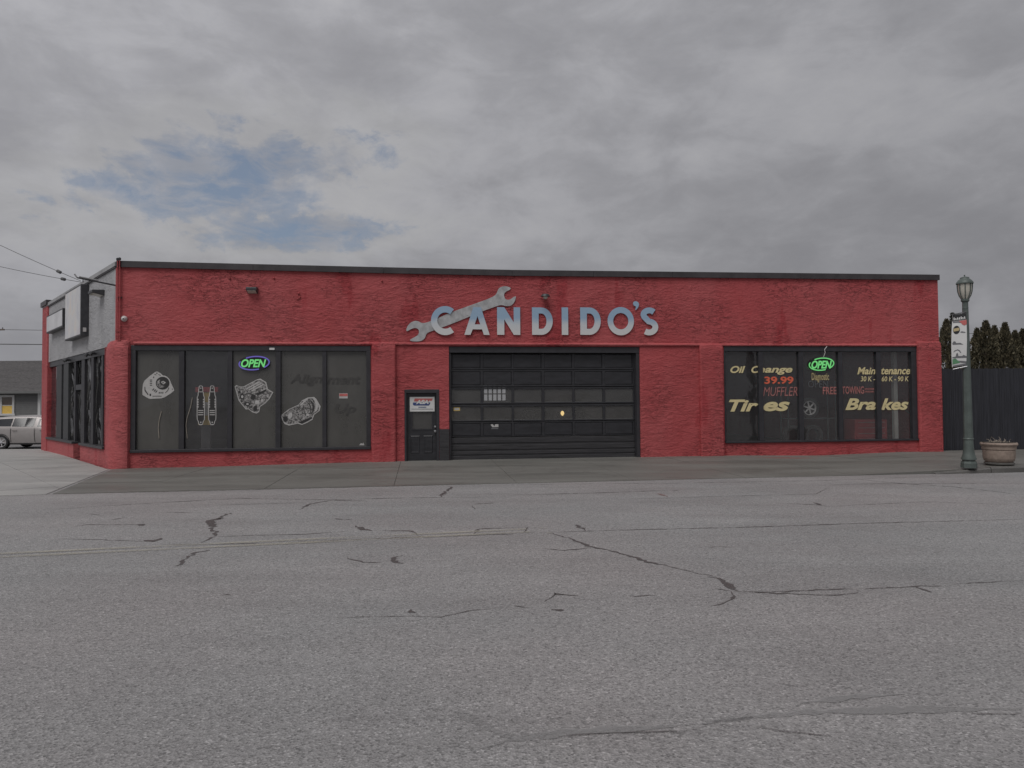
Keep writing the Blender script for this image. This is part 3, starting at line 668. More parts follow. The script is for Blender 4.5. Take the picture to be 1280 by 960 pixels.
# --- car-part decals
def decal(name, label, layers):
    mb = MB()
    for i, (mi, loops) in enumerate(layers):
        v, f = front_poly(loops, TD - .0015 - i * .0012); mb.add(v, f, mi)
    o = mb.build(name, [M_DECW, M_DECB, M_DECD], win1); o['label'] = label; return o
def Z(l, x0, y0, s): return [(x0 + x / s, y0 + y / s) for x, y in l]
def ell(cx, cy, rx, ry, n=20, rot=0): return [(cx + rx * math.cos(2 * math.pi * k / n) * math.cos(rot) - ry * math.sin(2 * math.pi * k / n) * math.sin(rot), cy + rx * math.cos(2 * math.pi * k / n) * math.sin(rot) + ry * math.sin(2 * math.pi * k / n) * math.cos(rot)) for k in range(n)]
def qd(x, y, w_, h_, r=0): return [(x + a * math.cos(r) - b * math.sin(r), y + a * math.sin(r) + b * math.cos(r)) for a, b in ((-w_, -h_), (w_, -h_), (w_, h_), (-w_, h_))]
z4 = lambda l: Z(l, 165, 455, 19.2)
alt = [(595, 180), (560, 190), (430, 285), (300, 400), (262, 480), (250, 620), (250, 740), (390, 825), (430, 838), (700, 825), (780, 800), (940, 700), (1015, 635), (1000, 590), (935, 455), (910, 380), (850, 310), (790, 280), (740, 275), (690, 225), (620, 185)]
slots = [z4(qd(455, 385 + k * 42, 26, 10)) for k in range(4)] + [z4(qd(510 + k * 38, 612 + k * 24, 12, 32, .75)) for k in range(3)] + [z4(qd(655 + k * 42, 690, 12, 20, .2)) for k in range(3)] + [z4(ell(595, 220, 22, 14, 10))] + [z4([(300, 545), (318, 545), (322, 620), (395, 730), (380, 748), (300, 640)])] + [z4(qd(520, 320, 12, 18)), z4(qd(560, 255, 26, 8, .4)), z4(qd(660, 262, 32, 8, .5)), z4(ell(968, 605, 12, 16, 8)), z4(qd(600, 772, 110, 8)), z4(qd(440, 740, 18, 28)), z4([(880, 560), (895, 570), (860, 650), (800, 700), (790, 690), (845, 640)])]
decal('alternator_decal', 'black and white alternator decal', [(0, [z4(alt)]), (1, slots), (1, [z4(ell(735, 460, 165, 155))]), (2, [z4(ell(700, 470, 110, 100))]), (1, [z4(ell(770, 430, 110, 95))]), (0, [z4([(690, 430), (750, 405), (815, 445), (750, 490)])]), (1, [z4(ell(745, 447, 18, 16, 8))])])
z8 = lambda l: Z(l, 220, 470, 9.846)
for cx in (305, 446):
    h = [(118, 12), (128, 24), (175, 30), (192, 30), (205, 36), (240, 38), (262, 48), (500, 50), (540, 48), (558, 34), (592, 28), (604, 14)]
    sil = [(cx + w_, y) for y, w_ in h] + [(cx - w_, y) for y, w_ in h[::-1]]
    ins = [(cx + max(4, w_ - 9), y + (7 if i == 0 else 0)) for i, (y, w_) in enumerate(h[:-1])] + [(cx - max(4, w_ - 9), y + (7 if i == 0 else 0)) for i, (y, w_) in list(enumerate(h[:-1]))[::-1]]
    dots = [z8(qd(cx + sgn * 36, 290 + k * 30, 9, 8)) for sgn in (-1, 1) for k in range(4)] + [z8(qd(cx, y, 32, 5)) for y in (425, 450, 477)] + [z8(ell(cx, 570, 9, 9, 8)), z8(ell(cx, 150, 8, 8, 8)), z8(qd(cx, 195, 20, 4))]
    decal('shock_absorber_decal', 'black shock absorber decal with white outline', [(0, [z8(sil)]), (1, [z8(ins)]), (0, dots)])
eng = [(722, 128), (745, 110), (790, 130), (830, 130), (1000, 40), (1040, 32), (1110, 75), (1130, 160), (1197, 200), (1150, 285), (1100, 335), (1035, 380), (1025, 440), (990, 462), (940, 447), (890, 408), (860, 412), (800, 340), (770, 300), (750, 230), (730, 160)]
ecx, ecy = 930, 250
decal('engine_decal', 'black and white engine block decal', [(0, [z8(eng)]), (2, [z8([(ecx + (x - ecx) * .94, ecy + (y - ecy) * .94) for x, y in eng])]),
    (1, [z8(ell(815, 255, 30, 36)), z8(ell(880, 345, 34, 26)), z8([(930, 215), (985, 240), (960, 300), (915, 280)]), z8(ell(975, 400, 22, 34)), z8([(760, 190), (790, 175), (800, 205), (770, 215)])]), (0, [z8(l) for l in ([(850, 160), (1010, 72), (1026, 78), (866, 168)], [(885, 170), (1040, 85), (1058, 92), (900, 180)], [(920, 182), (1075, 96), (1092, 104), (938, 190)], [(1040, 185), (1115, 148), (1118, 160), (1048, 197)])]),
    (1, [z8(l) for l in ([(990, 215), (1110, 160), (1112, 185), (1010, 240)],)]), (0, [z8(ell(1000, 325, 30, 26)), z8(ell(815, 255, 14, 18)), z8(ell(880, 345, 15, 11)), z8(ell(1060, 300, 14, 20))])])
z7 = lambda l: Z(l, 325, 460, 9.143)
trn = [(246, 535), (330, 470), (440, 420), (480, 370), (545, 338), (620, 331), (660, 380), (693, 440), (680, 490), (620, 535), (600, 590), (540, 625), (480, 650), (430, 635), (390, 645), (330, 657), (280, 640), (258, 600), (240, 560)]
tcx, tcy = 470, 500
def arc(cx, cy, rx, ry, a0, a1, wd, n=12): 
    o_ = [(cx + rx * math.cos(a0 + (a1 - a0) * k / n), cy + ry * math.sin(a0 + (a1 - a0) * k / n)) for k in range(n + 1)]
    return o_ + [(x - wd, y + wd * .3) for x, y in o_[::-1]]
decal('gearbox_decal', 'black and white gearbox decal', [(0, [z7(trn)]), (2, [z7([(tcx + (x - tcx) * .93, tcy + (y - tcy) * .92) for x, y in trn])]), (1, [z7(arc(560, 450, 60, 85, -1.3, 1.0, 16)), z7(arc(525, 470, 60, 80, -1.3, 1.0, 10)), z7([(440, 620), (590, 560), (600, 575), (480, 640)]), z7(ell(290, 585, 26, 34))]), (0, [z7(arc(610, 425, 55, 90, -1.2, .9, 30)), z7(ell(545, 535, 18, 14)), z7(ell(345, 545, 22, 38, 14, .4)), z7([(450, 425), (530, 350), (550, 352), (475, 425)])])])

# ------------------------------------------------------------------ neon OPEN signs behind / on the glass
def neon(px, ltr, ring_mat, label, parent_d=.03):
    u0, z1 = fr(px[0], px[2], parent_d); u1, z0 = fr(px[1], px[3], parent_d)
    o = empty('neon_open_sign', FW((u0 + u1) / 2, parent_d, z0), label, 'neon sign')
    cx, cz, rx, rz = (u0 + u1) / 2, (z0 + z1) / 2, (u1 - u0) / 2, (z1 - z0) / 2
    for a0, a1 in ((2.25, -.75), (-3.45, -1.15)):
        pts = []
        for k in range(25):
            a = a0 + (a1 - a0) * k / 24; x_, y_ = math.cos(a), math.sin(a); pts.append(FW(cx + rx * (x_ * .97 + y_ * .10), parent_d - .01, cz + rz * (y_ + x_ * .06)))
        MB().tube(pts, .017, 6).build('tube', ring_mat, o, True)
    a, zt_ = fr(ltr[0], ltr[2], parent_d); b, zb_ = fr(ltr[1], ltr[3], parent_d)
    v, f = text2d('OPEN', .028, .28, .02); v = fit(v, (a, b, zb_, zt_)); obj('lettering', [FW(p[0], parent_d - .012 + p[2] * .3, p[1]) for p in v], f, M_NG, o)
    v, f = shape2d([[(cx + rx * 1.03 * math.cos(k * math.pi / 16), cz + rz * 1.1 * math.sin(k * math.pi / 16)) for k in range(32)]], .004)
    obj('backing', [FW(p[0], parent_d + .012 + p[2], p[1]) for p in v], f, M_VSHADOW, o); return o
neon((298.6, 337, 445.6, 462.2), (301.4, 332.8, 449, 459.2), M_NB, 'lit neon OPEN sign with blue oval ring above the engine decal')
neon((1010.8, 1042.5, 447.6, 462.8), (1014, 1039.6, 450.8, 460.8), M_NG, 'lit neon OPEN sign all green above the Diagnostic lettering')
cw_ = MB().tube([FW(fr(1033, 433)[0], -.03, fr(1033, 433)[1]), FW(fr(1029.5, 437)[0], -.05, fr(1029.5, 437)[1]), FW(fr(1030.5, 441)[0], -.04, fr(1030.5, 441)[1]), FW(fr(1029.5, 446)[0], 0.0, fr(1029.5, 446)[1])], .012, 6).build('loose_cable', M_PLASTW, win2, True)

# ------------------------------------------------------------------ garage door
gd = empty('garage_door', FW((GA[0] + GA[1]) / 2, .15, 0)); gd.parent = shop; gd.location = wl(gd) - wl(shop); gd['label'] = 'black sectional garage door with two rows of panes'
gz = lambda y, x=561, d=.15: fr(x, y, d)[1]
zy = lambda zoomy: fr(650, 340 + zoomy / 3.368 - .0, .17)[1]
ux = lambda zoomx: fu(460 + zoomx / 3.368, .17)
fbox(GA[0] + .004, GA[1] - .004, .02, .26, zy(342), 3.181).build('header', M_BLACK, gd, bevel=.01)
fbox(GA[0] + .004, ux(349), .06, .26, -.3, zy(342) - .002).build('jamb', M_BLACK, gd); fbox(ux(1121), GA[1] - .10, .09, .26, -.3, zy(342) - .002).build('jamb', M_BLACK, gd)
fbox(GA[1] - .098, GA[1] - .004, .03, .26, -.3, zy(342) - .002).build('jamb', M_BLACK, gd); fbox(ux(1125), GA[1] - .10, .02, .088, -.3, zy(660)).build('guard_post', M_DARKMET, gd, bevel=.01)
L_, R_ = ux(349) + .002, ux(1121) - .002
cols = [(352, 474), (485, 605), (614, 731), (743, 860), (870, 987), (998, 1115)]
M_BEAD = simple('highlit_bead', (.10, .10, .10), .4)  # paler grey puts the bead highlights into the colour
rows = [(345, 404, 345, 411, 0), (419, 476, 413, 483, 0), (492, 549, 485, 555, 1), (565, 623, 557, 628, 1), (635, 689, 630, 692, 0)]
for (y0, y1, s0, s1, glz) in rows:
    zt_, zb_ = zy(s0) - .003, zy(s1) + .003; pt, pb = zy(y0), zy(y1)
    mb = MB(); fbox(L_, R_, .16, .215, pt, zt_, mb=mb); fbox(L_, R_, .16, .215, zb_, pb, mb=mb)
    ed = [L_] + [ux(c[k]) for c in cols for k in (0, 1)] + [R_]
    for k in range(0, len(ed), 2): fbox(ed[k], ed[k + 1], .161, .214, pb + .0005, pt - .0005, mb=mb)
    mb.build('door_section', M_DOORBLK, gd, bevel=.004)
    for c0, c1 in cols:
        if glz:
            fbox(ux(c0) + .001, ux(c1) - .001, .188, .193, pb + .002, pt - .002).build('pane', M_DOORGLASS, gd)
            fbox(ux(c0) + .004, ux(c1) - .004, .170, .187, pb + .003, pb + .020).build('bead', M_BEAD, gd); fbox(ux(c0) + .004, ux(c1) - .004, .176, .187, pt - .012, pt - .003).build('bead', M_BEAD, gd)
        else:
            a, b = ux(c0) + .002, ux(c1) - .002; mb = MB()
            mb.loft([[FW(a, .195, pb + .002), FW(b, .195, pb + .002), FW(b, .195, pt - .002), FW(a, .195, pt - .002)], [FW(a + .001, .182, pb + .003), FW(b - .001, .182, pb + .003), FW(b - .001, .182, pt - .003), FW(a + .001, .182, pt - .003)], [FW(a + .03, .174, pb + .03), FW(b - .03, .174, pb + .03), FW(b - .03, .174, pt - .03), FW(a + .03, .174, pt - .03)]])
            mb.build('panel', M_DOORBLK, gd)
zz_ = [zy(694), zy(718), zy(726), zy(746), zy(752), zy(766), zy(771), .0]
for i in range(0, 7, 2):
    fbox(L_, R_, .158, .215, zz_[i + 1] + .002, zz_[i]).build('plank', M_SCUFF, gd, bevel=.008)
    if i < 6: fbox(L_ + .001, R_ - .001, .175, .213, zz_[i + 2] + .0005, zz_[i + 1] + .0015).build('plank_joint', M_SCUFF, gd)
a_, b_ = fu(672, .15), fu(706, .15)
v, f = shape2d([[(a_, .04), (b_, .04), (b_ - .12, .11), (b_ - .3, .135), (a_ + .3, .13), (a_ + .1, .10)]], .002); obj('torn_seal', [FW(p[0], .152 + p[2], p[1]) for p in v], f, M_TYRE, gd)
strip(567, 575, 509, 513.6, .186, M_YELLOW, gd, 'paper_note'); strip(568, 574, 510, 512.5, .183, M_DECW, gd, 'paper_note')
v, f = front_poly([[(613.2, 530.8), (616, 530.2), (618, 533.2), (619, 530.4), (623, 530.2), (623, 533.8), (615.5, 534)]], .172, .0005); obj('door_sticker', v, f, M_DECW, gd)
strip(614, 622.8, 535, 536.2, .173, M_GREYP, gd, 'door_sticker')
# black-painted board by the door
fbox(DO[1] + .002, GA[0] - .002, -.012, -.001, -.1, fr(553, 536.5)[1]).build('kick_board', M_SCUFF, shop)

# ------------------------------------------------------------------ entry door
en = empty('entry_door', FW((DO[0] + DO[1]) / 2, .1, 0)); en.parent = shop; en.location = wl(en) - wl(shop); en['label'] = 'black half-glazed entry door'
e0, e1 = fu(508.2, .1), fu(545.3, .1); et = fr(525, 491.5, .1)[1]
mb = MB(); fbox(DO[0] + .003, e0, -.012, .2, -.25, et, mb=mb); fbox(e1, DO[1] - .003, -.012, .2, -.25, et, mb=mb); fbox(DO[0] + .003, DO[1] - .003, -.014, .2, et + .001, DO[3] - .003, mb=mb); mb.build('door_frame', M_BLACK, en, bevel=.006)
g0, g1 = fu(515.5, .1), fu(539.5, .1); gt, gb = fr(527, 501, .1)[1], fr(527, 536, .1)[1]
mb = MB(); fbox(e0 + .004, g0, .09, .135, .05, et - .006, mb=mb); fbox(g1, e1 - .004, .09, .135, .05, et - .006, mb=mb); fbox(g0, g1, .0905, .1345, gt, et - .0065, mb=mb); fbox(g0, g1, .0905, .1345, .051, gb, mb=mb); mb.build('door_leaf', M_DOORBLK, en)
fbox(g0 - .005, g1 + .005, .11, .115, gb - .005, gt + .005).build('pane', M_DOORGLASS, en)
mb = MB()
fbox(g0 - .025, g1 + .025, .08, .0898, gb - .03, gb, mb=mb); fbox(g0 - .025, g1 + .025, .08, .0898, gt, gt + .03, mb=mb); fbox(g0 - .03, g0, .081, .0899, gb, gt, mb=mb); fbox(g1, g1 + .03, .081, .0899, gb, gt, mb=mb); mb.build('pane_bead', M_BLACK, en)
mc = (e0 + e1) / 2
for sx in (-1, 1):
    a, b = sorted((mc + sx * .05, mc + sx * .30)); zt_, zb_ = fr(527, 544.5, .1)[1], fr(527, 566.5, .1)[1]
    mb = MB(); mb.loft([[FW(a, .091, zb_), FW(b, .091, zb_), FW(b, .091, zt_), FW(a, .091, zt_)], [FW(a + .02, .078, zb_ + .02), FW(b - .02, .078, zb_ + .02), FW(b - .02, .078, zt_ - .02), FW(a + .02, .078, zt_ - .02)], [FW(a + .05, .084, zb_ + .05), FW(b - .05, .084, zb_ + .05), FW(b - .05, .084, zt_ - .05), FW(a + .05, .084, zt_ - .05)]]); mb.build('panel', M_DOORBLK, en)
def knob(u, z, r):
    c = [FW(u, .09 - k, z) for k in (0, .02, .045, .07, .08)]; rad = [r * .9, r * .5, r, r * .8, r * .1]; MB().tube(c, rad, 12).build('knob', M_STEEL, en, True)
knob(fu(543.8, .1), fr(543.8, 533.5, .1)[1], .035); knob(fu(543.8, .1), fr(543.8, 539, .1)[1], .04)
# placard on the door
pd = .072
pu0, pz1 = fr(512.2, 496.2, pd); pu1, pz0 = fr(543.2, 514.2, pd)
pl = empty('door_placard', FW((pu0 + pu1) / 2, pd, pz0), 'white ASA placard with red and blue emblem on the entry door', 'sign')
fbox(pu0, pu1, pd, pd + .006, pz0, pz1).build('plate', M_WHITE, pl)
Z5 = lambda l: [(508 + x / 29.09, 490 + y / 29.09) for x, y in l]
v, f = front_poly([Z5([(300, 235), (960, 235), (925, 320), (850, 320), (845, 290), (820, 345), (270, 345)])], pd - .002, .0005); obj('emblem', v, f, M_PRED, pl)
v, f = front_poly([Z5([(240, 380), (870, 380), (850, 450), (815, 492), (270, 492), (235, 450)])], pd - .002, .0005); obj('emblem', v, f, M_BLUE, pl)
def on5(px): return (508 + px[0] / 29.09, 508 + px[1] / 29.09, 490 + px[2] / 29.09, 490 + px[3] / 29.09)
front_text('lettering', 'ASA', on5((345, 810, 290, 440)), pd - .004, M_WHITE, pl, .05, .2)
mb = MB()
for k in range(9):
    q = on5((440 + k * 32, 440 + k * 32 + 22, 535, 575)); a, z1 = fr(q[0], q[2], pd); b, z0 = fr(q[1], q[3], pd); mb.box(FW, a, b, pd - .003, pd - .001, z0, z1)
mb.build('small_print', M_BLUE, pl); mb = MB()
for k in range(26):
    q = on5((190 + k * 30, 190 + k * 30 + 20, 608, 634)); a, z1 = fr(q[0], q[2], pd); b, z0 = fr(q[1], q[3], pd); mb.box(FW, a, b, pd - .003, pd - .001, z0, z1)
mb.build('small_print', M_GREYP, pl)

# ------------------------------------------------------------------ CANDIDO'S sign with the spanner
sg = empty('shop_sign', FW(fu(660), -.05, 3.4), "CANDIDO'S letters fading blue to silver with a grey spanner, on the red wall", 'sign')
wz = [(950, 155), (968, 130), (985, 85), (1015, 66), (1060, 62), (1105, 75), (1105, 95), (1060, 115), (1042, 135), (1040, 165), (1055, 192), (1080, 200), (1110, 190), (1135, 170), (1160, 160), (1155, 195), (1135, 235), (1105, 260), (1060, 262), (1020, 250), (985, 255), (830, 310), (540, 430), (350, 500), (290, 520), (262, 540), (250, 580), (225, 605), (185, 615), (130, 615), (95, 605), (110, 590), (150, 570), (180, 550), (190, 525), (188, 500), (170, 483), (145, 480), (110, 490), (70, 515), (60, 500), (75, 460), (105, 425), (150, 407), (185, 413), (215, 430), (250, 430), (310, 410), (520, 320), (740, 240), (880, 190)]
def chaikin(p):
    o = []
    for i in range(len(p)):
        a, b = p[i], p[(i + 1) % len(p)]; o += [(a[0] * .78 + b[0] * .22, a[1] * .78 + b[1] * .22), (a[0] * .22 + b[0] * .78, a[1] * .22 + b[1] * .78)]
    return o
v, f = front_poly([[(500 + x / 8, 350 + y / 8) for x, y in chaikin(wz)]], -.018, .008); obj('spanner', v, f, M_SILVER, sg)
def ringpart(cx, cy, ro, ri, a0=None, a1=None, sx=1.0, n=36):
    if a0 is None: return [[(cx + r * sx * math.cos(2 * math.pi * k / n), cy + r * math.sin(2 * math.pi * k / n)) for k in range(n)] for r in (ro, ri)]
    o_ = [(cx + ro * sx * math.cos(a0 + (a1 - a0) * k / n), cy + ro * math.sin(a0 + (a1 - a0) * k / n)) for k in range(n + 1)]
    return [o_ + [(cx + ri * sx * math.cos(a0 + (a1 - a0) * k / n), cy + ri * math.sin(a0 + (a1 - a0) * k / n)) for k in range(n, -1, -1)]]
def dshape(): # unit box, y up
    o_ = [(0, 0), (.45, 0)] + [(.45 + .55 * math.sin(k * math.pi / 18), .5 - .5 * math.cos(k * math.pi / 18)) for k in range(1, 18)] + [(.45, 1), (0, 1)]
    i_ = [(.32, .22), (.46, .22)] + [(.46 + .24 * math.sin(k * math.pi / 14), .5 - .28 * math.cos(k * math.pi / 14)) for k in range(1, 14)] + [(.46, .78), (.32, .78)]
    return [o_, i_]
def sshape():
    cl = []
    for k in range(13): a = math.radians(38 + k * (232 - 38) / 12); cl.append((.52 + .30 * math.cos(a), .735 + .165 * math.sin(a)))
    cl = cl[:-2]
    for k in range(15): a = math.radians(90 - k * 15.5); cl.append((.50 + .33 * math.cos(a), .30 + .195 * math.sin(a)))
    L__, R__ = [], []
    for i, p in enumerate(cl):
        q0, q1 = cl[max(i - 1, 0)], cl[min(i + 1, len(cl) - 1)]; dx, dy = (q1[0] - q0[0]) * .75, q1[1] - q0[1]; l = math.hypot(dx, dy); nx, ny = -dy / l, dx / l
        L__.append((p[0] + nx * .15, p[1] + ny * .105)); R__.append((p[0] - nx * .15, p[1] - ny * .105))
    return [L__ + R__[::-1]]
letters = [('C', ringpart(0, 0, 1, .56, math.radians(52), math.radians(308), 1.0), (265, 362, 143, 266)),
 ('A', [[(0, 0), (.24, 0), (.33, .2), (.70, .2), (.77, 0), (1, 0), (.66, 1), (.36, 1)], [(.41, .38), (.63, .38), (.52, .68)]], (405, 512, 148, 265)),
 ('N', [[(0, 0), (.31, 0), (.31, .56), (.72, 0), (1, 0), (1, 1), (.72, 1), (.72, .45), (.31, 1), (0, 1)]], (543, 641, 148, 265)), ('D', dshape(), (690, 778, 149, 265)),
 ('I', [[(0, 0), (1, 0), (1, 1), (0, 1)]], (815, 843, 149, 265)), ('D', dshape(), (893, 980, 149, 265)), ('O', ringpart(0, 0, 1, .58), (1008, 1120, 147, 267)),
 ("'", [[(.35, 1), (.7, .97), (.95, .8), (1, .6), (.85, .3), (.55, .05), (.4, 0), (.5, .25), (.5, .42), (.2, .5), (.05, .72), (.15, .92)]], (1115, 1141, 123, 161)), ('S', sshape(), (1147, 1222, 149, 267))]
for ch, lps, (x0, x1, y0, y1) in letters:
    dd = -.045 if ch in 'CA' else -.028
    u0, z1 = fr(460 + x0 / 3.368, 340 + y0 / 3.368, dd); u1, z0 = fr(460 + x1 / 3.368, 340 + y1 / 3.368, dd)
    v, f = shape2d(lps, .012); v = fit(v, (u0, u1, z0, z1)); obj('letter', [FW(p[0], dd - p[2], p[1]) for p in v], f, M_LETTER, sg)
    for q in (.3, .7): MB().tube([FW(u0 + (u1 - u0) * .12, dd + .015, z0 + (z1 - z0) * q), FW(u0 + (u1 - u0) * .12, .01, z0 + (z1 - z0) * q)], .008, 6).build('standoff', M_DARKMET, sg)

# ------------------------------------------------------------------ lamps, camera, pipes on the front
def wedge_light(fn, u, z, w_, h_, dep, label):
    o = empty('wall_light', fn(u, 0, z - h_ / 2), label, 'wall light')
    MB().loft([[fn(u - w_ / 2, -.002, z - h_ / 2), fn(u + w_ / 2, -.002, z - h_ / 2), fn(u + w_ / 2, -.002, z + h_ / 2), fn(u - w_ / 2, -.002, z + h_ / 2)], [fn(u - w_ / 2, -dep, z - h_ * .12), fn(u + w_ / 2, -dep, z - h_ * .12), fn(u + w_ / 2, -dep, z + h_ * .34), fn(u - w_ / 2, -dep, z + h_ * .34)]]).build('housing', M_DARKMET, o, bevel=.012)
    MB().loft([[fn(u - w_ * .4, -.02, z - h_ * .49), fn(u + w_ * .4, -.02, z - h_ * .49), fn(u + w_ * .4, -.02, z - h_ * .44), fn(u - w_ * .4, -.02, z - h_ * .44)], [fn(u - w_ * .4, -dep * .9, z - h_ * .22), fn(u + w_ * .4, -dep * .9, z - h_ * .22), fn(u + w_ * .4, -dep * .9, z - h_ * .16), fn(u - w_ * .4, -dep * .9, z - h_ * .16)]]).build('lens', M_GLOBE, o); return o
u_, z_ = fr(316, 363); wedge_light(FW, u_, z_, .27, .17, .2, 'small black wedge wall light on red parapet left of the spanner sign')
u_, z_ = fr(680.5, 371.5); o = empty('wall_light', FW(u_, 0, z_ - .07), 'dome-shaped metal floodlight on red parapet above the sign letters', 'wall light')
MB().tube([FW(u_, k, z_ + j) for k, j in ((.0, .0), (-.06, .01), (-.10, .02))], .035, 10).build('arm', M_DARKMET, o)
MB().lathe(FW(u_, -.16, z_), [(.03, .075), (.09, .06), (.125, .02), (.13, -.005), (.11, -.01)], 18).build('hood', M_DARKMET, o, True)
MB().lathe(FW(u_, -.16, z_), [(.07, -.011), (.06, -.05), (.03, -.075), (.005, -.08)], 12).build('bulb', M_GLOBE, o, True)
o = wedge_light(SW, su(128, 0, 368), sdp(128, 367)[1], .5, .16, .3, 'black wall light on the grey side wall beside the sign arm')
u_, z_ = fr(155.5, 398.5); o = empty('security_camera', FW(u_, 0, z_ - .08), 'small white dome security camera on red wall beside the pipes', 'camera')
MB().tube([FW(u_, k, z_) for k in (0, -.03, -.05)], [.075, .075, .06], 16).build('mount', M_PLASTW, o, True); MB().tube([FW(u_ + .01, k, z_ - .005) for k in (-.05, -.08, -.105, -.12)], [.055, .05, .035, .005], 14).build('dome', M_PLASTW, o, True)
MB().tube([FW(u_ + .015, k, z_ - .01) for k in (-.112, -.127)], [.02, .012], 8).build('lens', M_VSHADOW, o)
for px_, zt_, lb in ((147.4, 5.42, 'red painted pipe at the very corner of the red front wall'), (150.0, 5.43, 'red painted pipe beside the white security camera')):
    u_ = fu(px_); o = empty('conduit_pipe', FW(u_, -.05, 3.3), lb, 'pipe')
    MB().tube([FW(u_, -.055, 3.30), FW(u_, -.055, 5.1), FW(u_, -.085, 5.17), FW(u_, -.085, zt_ - .06)], .015, 8).build('pipe', M_RED, o, True)
    MB().lathe(FW(u_, -.085, zt_ - .06), [(.028, 0), (.034, .02), (.034, .055), (.015, .07)], 10).build('cap', M_DARKMET, o, True)
    MB().box(FW, u_ - .035, u_ + .035, -.04, -.0, 4.4, 4.43).build('clamp', M_DARKMET, o)
for px_, py_ in ((287.5, 348), (342.5, 347.8), (373.5, 367), (477.5, 351)):
    u_, z_ = fr(px_, py_); MB().tube([FW(u_, .005, z_), FW(u_, -.03, z_), FW(u_, -.045, z_ - .01)], [.03, .025, .012], 8).build('bolt', M_RED, shop, True)
u_, z_ = fr(374, 371.5); MB().tube([FW(u_ + .03, -.005, z_ + .02), FW(u_, -.03, z_ - .03), FW(u_ - .07, -.02, z_ - .06)], .014, 6).build('bolt', M_RED, shop, True)

# ------------------------------------------------------------------ the side storefront and signs
sf = empty('storefront', SW((SO[0] + SO[1]) / 2, .1, .45)); sf.parent = shop; sf.location = wl(sf) - wl(shop); sf['label'] = 'dark side storefront with crinkled film on its panes'
DZ = .10
sbox(SO[0] + .003, SO[1] - .003, .03, .2, 3.02, 3.195).build('head', M_DARKMET, sf)
sbox(SDOOR[1] + .003, SO[1] + .02, -.07, .2, .452, .52).build('sill', M_DARKMET, sf, bevel=.008); sbox(SO[0] - .02, SDOOR[0] - .003, -.07, .2, .452, .52).build('sill', M_DARKMET, sf, bevel=.008)
M_POST = simple('grey_post', (.045, .047, .05), .55)
posts = [(60.3, 61.6), (70.8, 76.7), (79.2, 85.2), (92.6, 94.2), (101.5, 105.4), (113.4, 116.6), (126.4, 128.6)]
sp = [(su(b, .04), su(a, .04)) for a, b in posts]
for k, (a, b) in enumerate(sp):
    zb_ = -.1 if k in (3, 4) else .521
    sbox(a, b, .04, .19, zb_, 3.018).build('post', M_BLACK if k not in (1, 2) else M_POST, sf)
sp2 = sorted(sp) ; prev = SO[0] + .003
for a, b in sp2 + [(SO[1] - .003, 0)]:
    if not (a < SDOOR[1] + .05 and prev > SDOOR[0] - .15) and a - prev > .05:
        sbox(prev - .005, a + .005, DZ, DZ + .006, .515, 3.025).build('pane', M_CRINK if prev < 6.6 else M_CARGLASS, sf)
    prev = b
sd0, sd1 = sp[4][1] + .003, sp[3][0] - .003
sbox(sd0, sd1, .045, .19, 2.12, 2.28).build('transom_bar', M_DARKMET, sf); sbox(sd0, sd1, DZ, DZ + .006, 2.281, 3.017).build('pane', M_CRINK, sf)
mb = MB(); sbox(sd0 + .004, sd0 + .11, .24, .285, .05, 2.1, mb=mb); sbox(sd1 - .11, sd1 - .004, .24, .285, .05, 2.1, mb=mb); sbox(sd0 + .11, sd1 - .11, .2405, .2845, 1.95, 2.0995, mb=mb); sbox(sd0 + .11, sd1 - .11, .2405, .2845, .05, .3, mb=mb); mb.build('side_door', M_BLACK, sf)
sbox(sd0 + .105, sd1 - .105, .26, .266, .295, 1.955).build('pane', M_GLASS, sf)
MB().tube([SW(sd0 + .08, .238, 1.0), SW(sd0 + .08, .19, 1.02), SW(sd0 + .08, .19, 1.3), SW(sd0 + .08, .238, 1.32)], .012, 6).build('door_pull', M_STEEL, sf)
# light fittings tucked under the head
for px_ in (84, 86, 112, 118):
    s_ = su(px_, -.02, 445); MB().tube([SW(s_, .03, 3.10), SW(s_, -.08, 3.12), SW(s_, -.13, 3.06)], [.03, .05, .06], 8).build('spot_light', M_DARKMET, sf, True)
def lightbox(s0, s1, z0, z1, dep, label, face):
    o = empty('light_box_sign', SW((s0 + s1) / 2, 0, z0), label, 'sign')
    sbox(s0, s1, -dep, -.003, z0, z1).build('cabinet', M_DARKMET, o, bevel=.012)
    sbox(s0 + .05, s1 - .05, -dep - .006, -dep - .0005, z0 + .05, z1 - .05).build('face', face, o)
    return o
bs = lightbox(3.25, 5.55, 3.66, 5.17, .21, 'tall bleached light box sign on the grey side wall', M_SIGNP)
fb = [SW(3.25 - .004, -.15, 3.78), SW(3.25 - .004, -.07, 3.78), SW(3.25 - .004, -.07, 3.9), SW(3.25 - .004, -.15, 3.9)]
MB().loft([fb, [p + (SW(0, 0, 0) - SW(.02, 0, 0)) for p in fb]]).build('switch_box', M_PLASTW, bs)
ls = lightbox(6.2, 9.1, 4.17, 4.78, .17, 'low wide white light box sign near the far corner post', M_SIGNF)
o = empty('sign_arm', SW(.12, 0, 4.74), 'thin dark bracket arm sticking out from the shop corner', 'bracket')
tip = SW(.2, -.86, 4.86); q0 = SW(.16, 0, 4.75)
MB().tube([q0, q0.lerp(tip, .5), tip], [.022, .02, .018], 8).build('arm', M_DARKMET, o); mid_ = q0.lerp(tip, .62)
MB().tube([q0.lerp(tip, .45) + Vector((0, 0, .035)), q0.lerp(tip, .95) + Vector((0, 0, .035))], .02, 6).build('lamp_strip', M_COPEL, o)
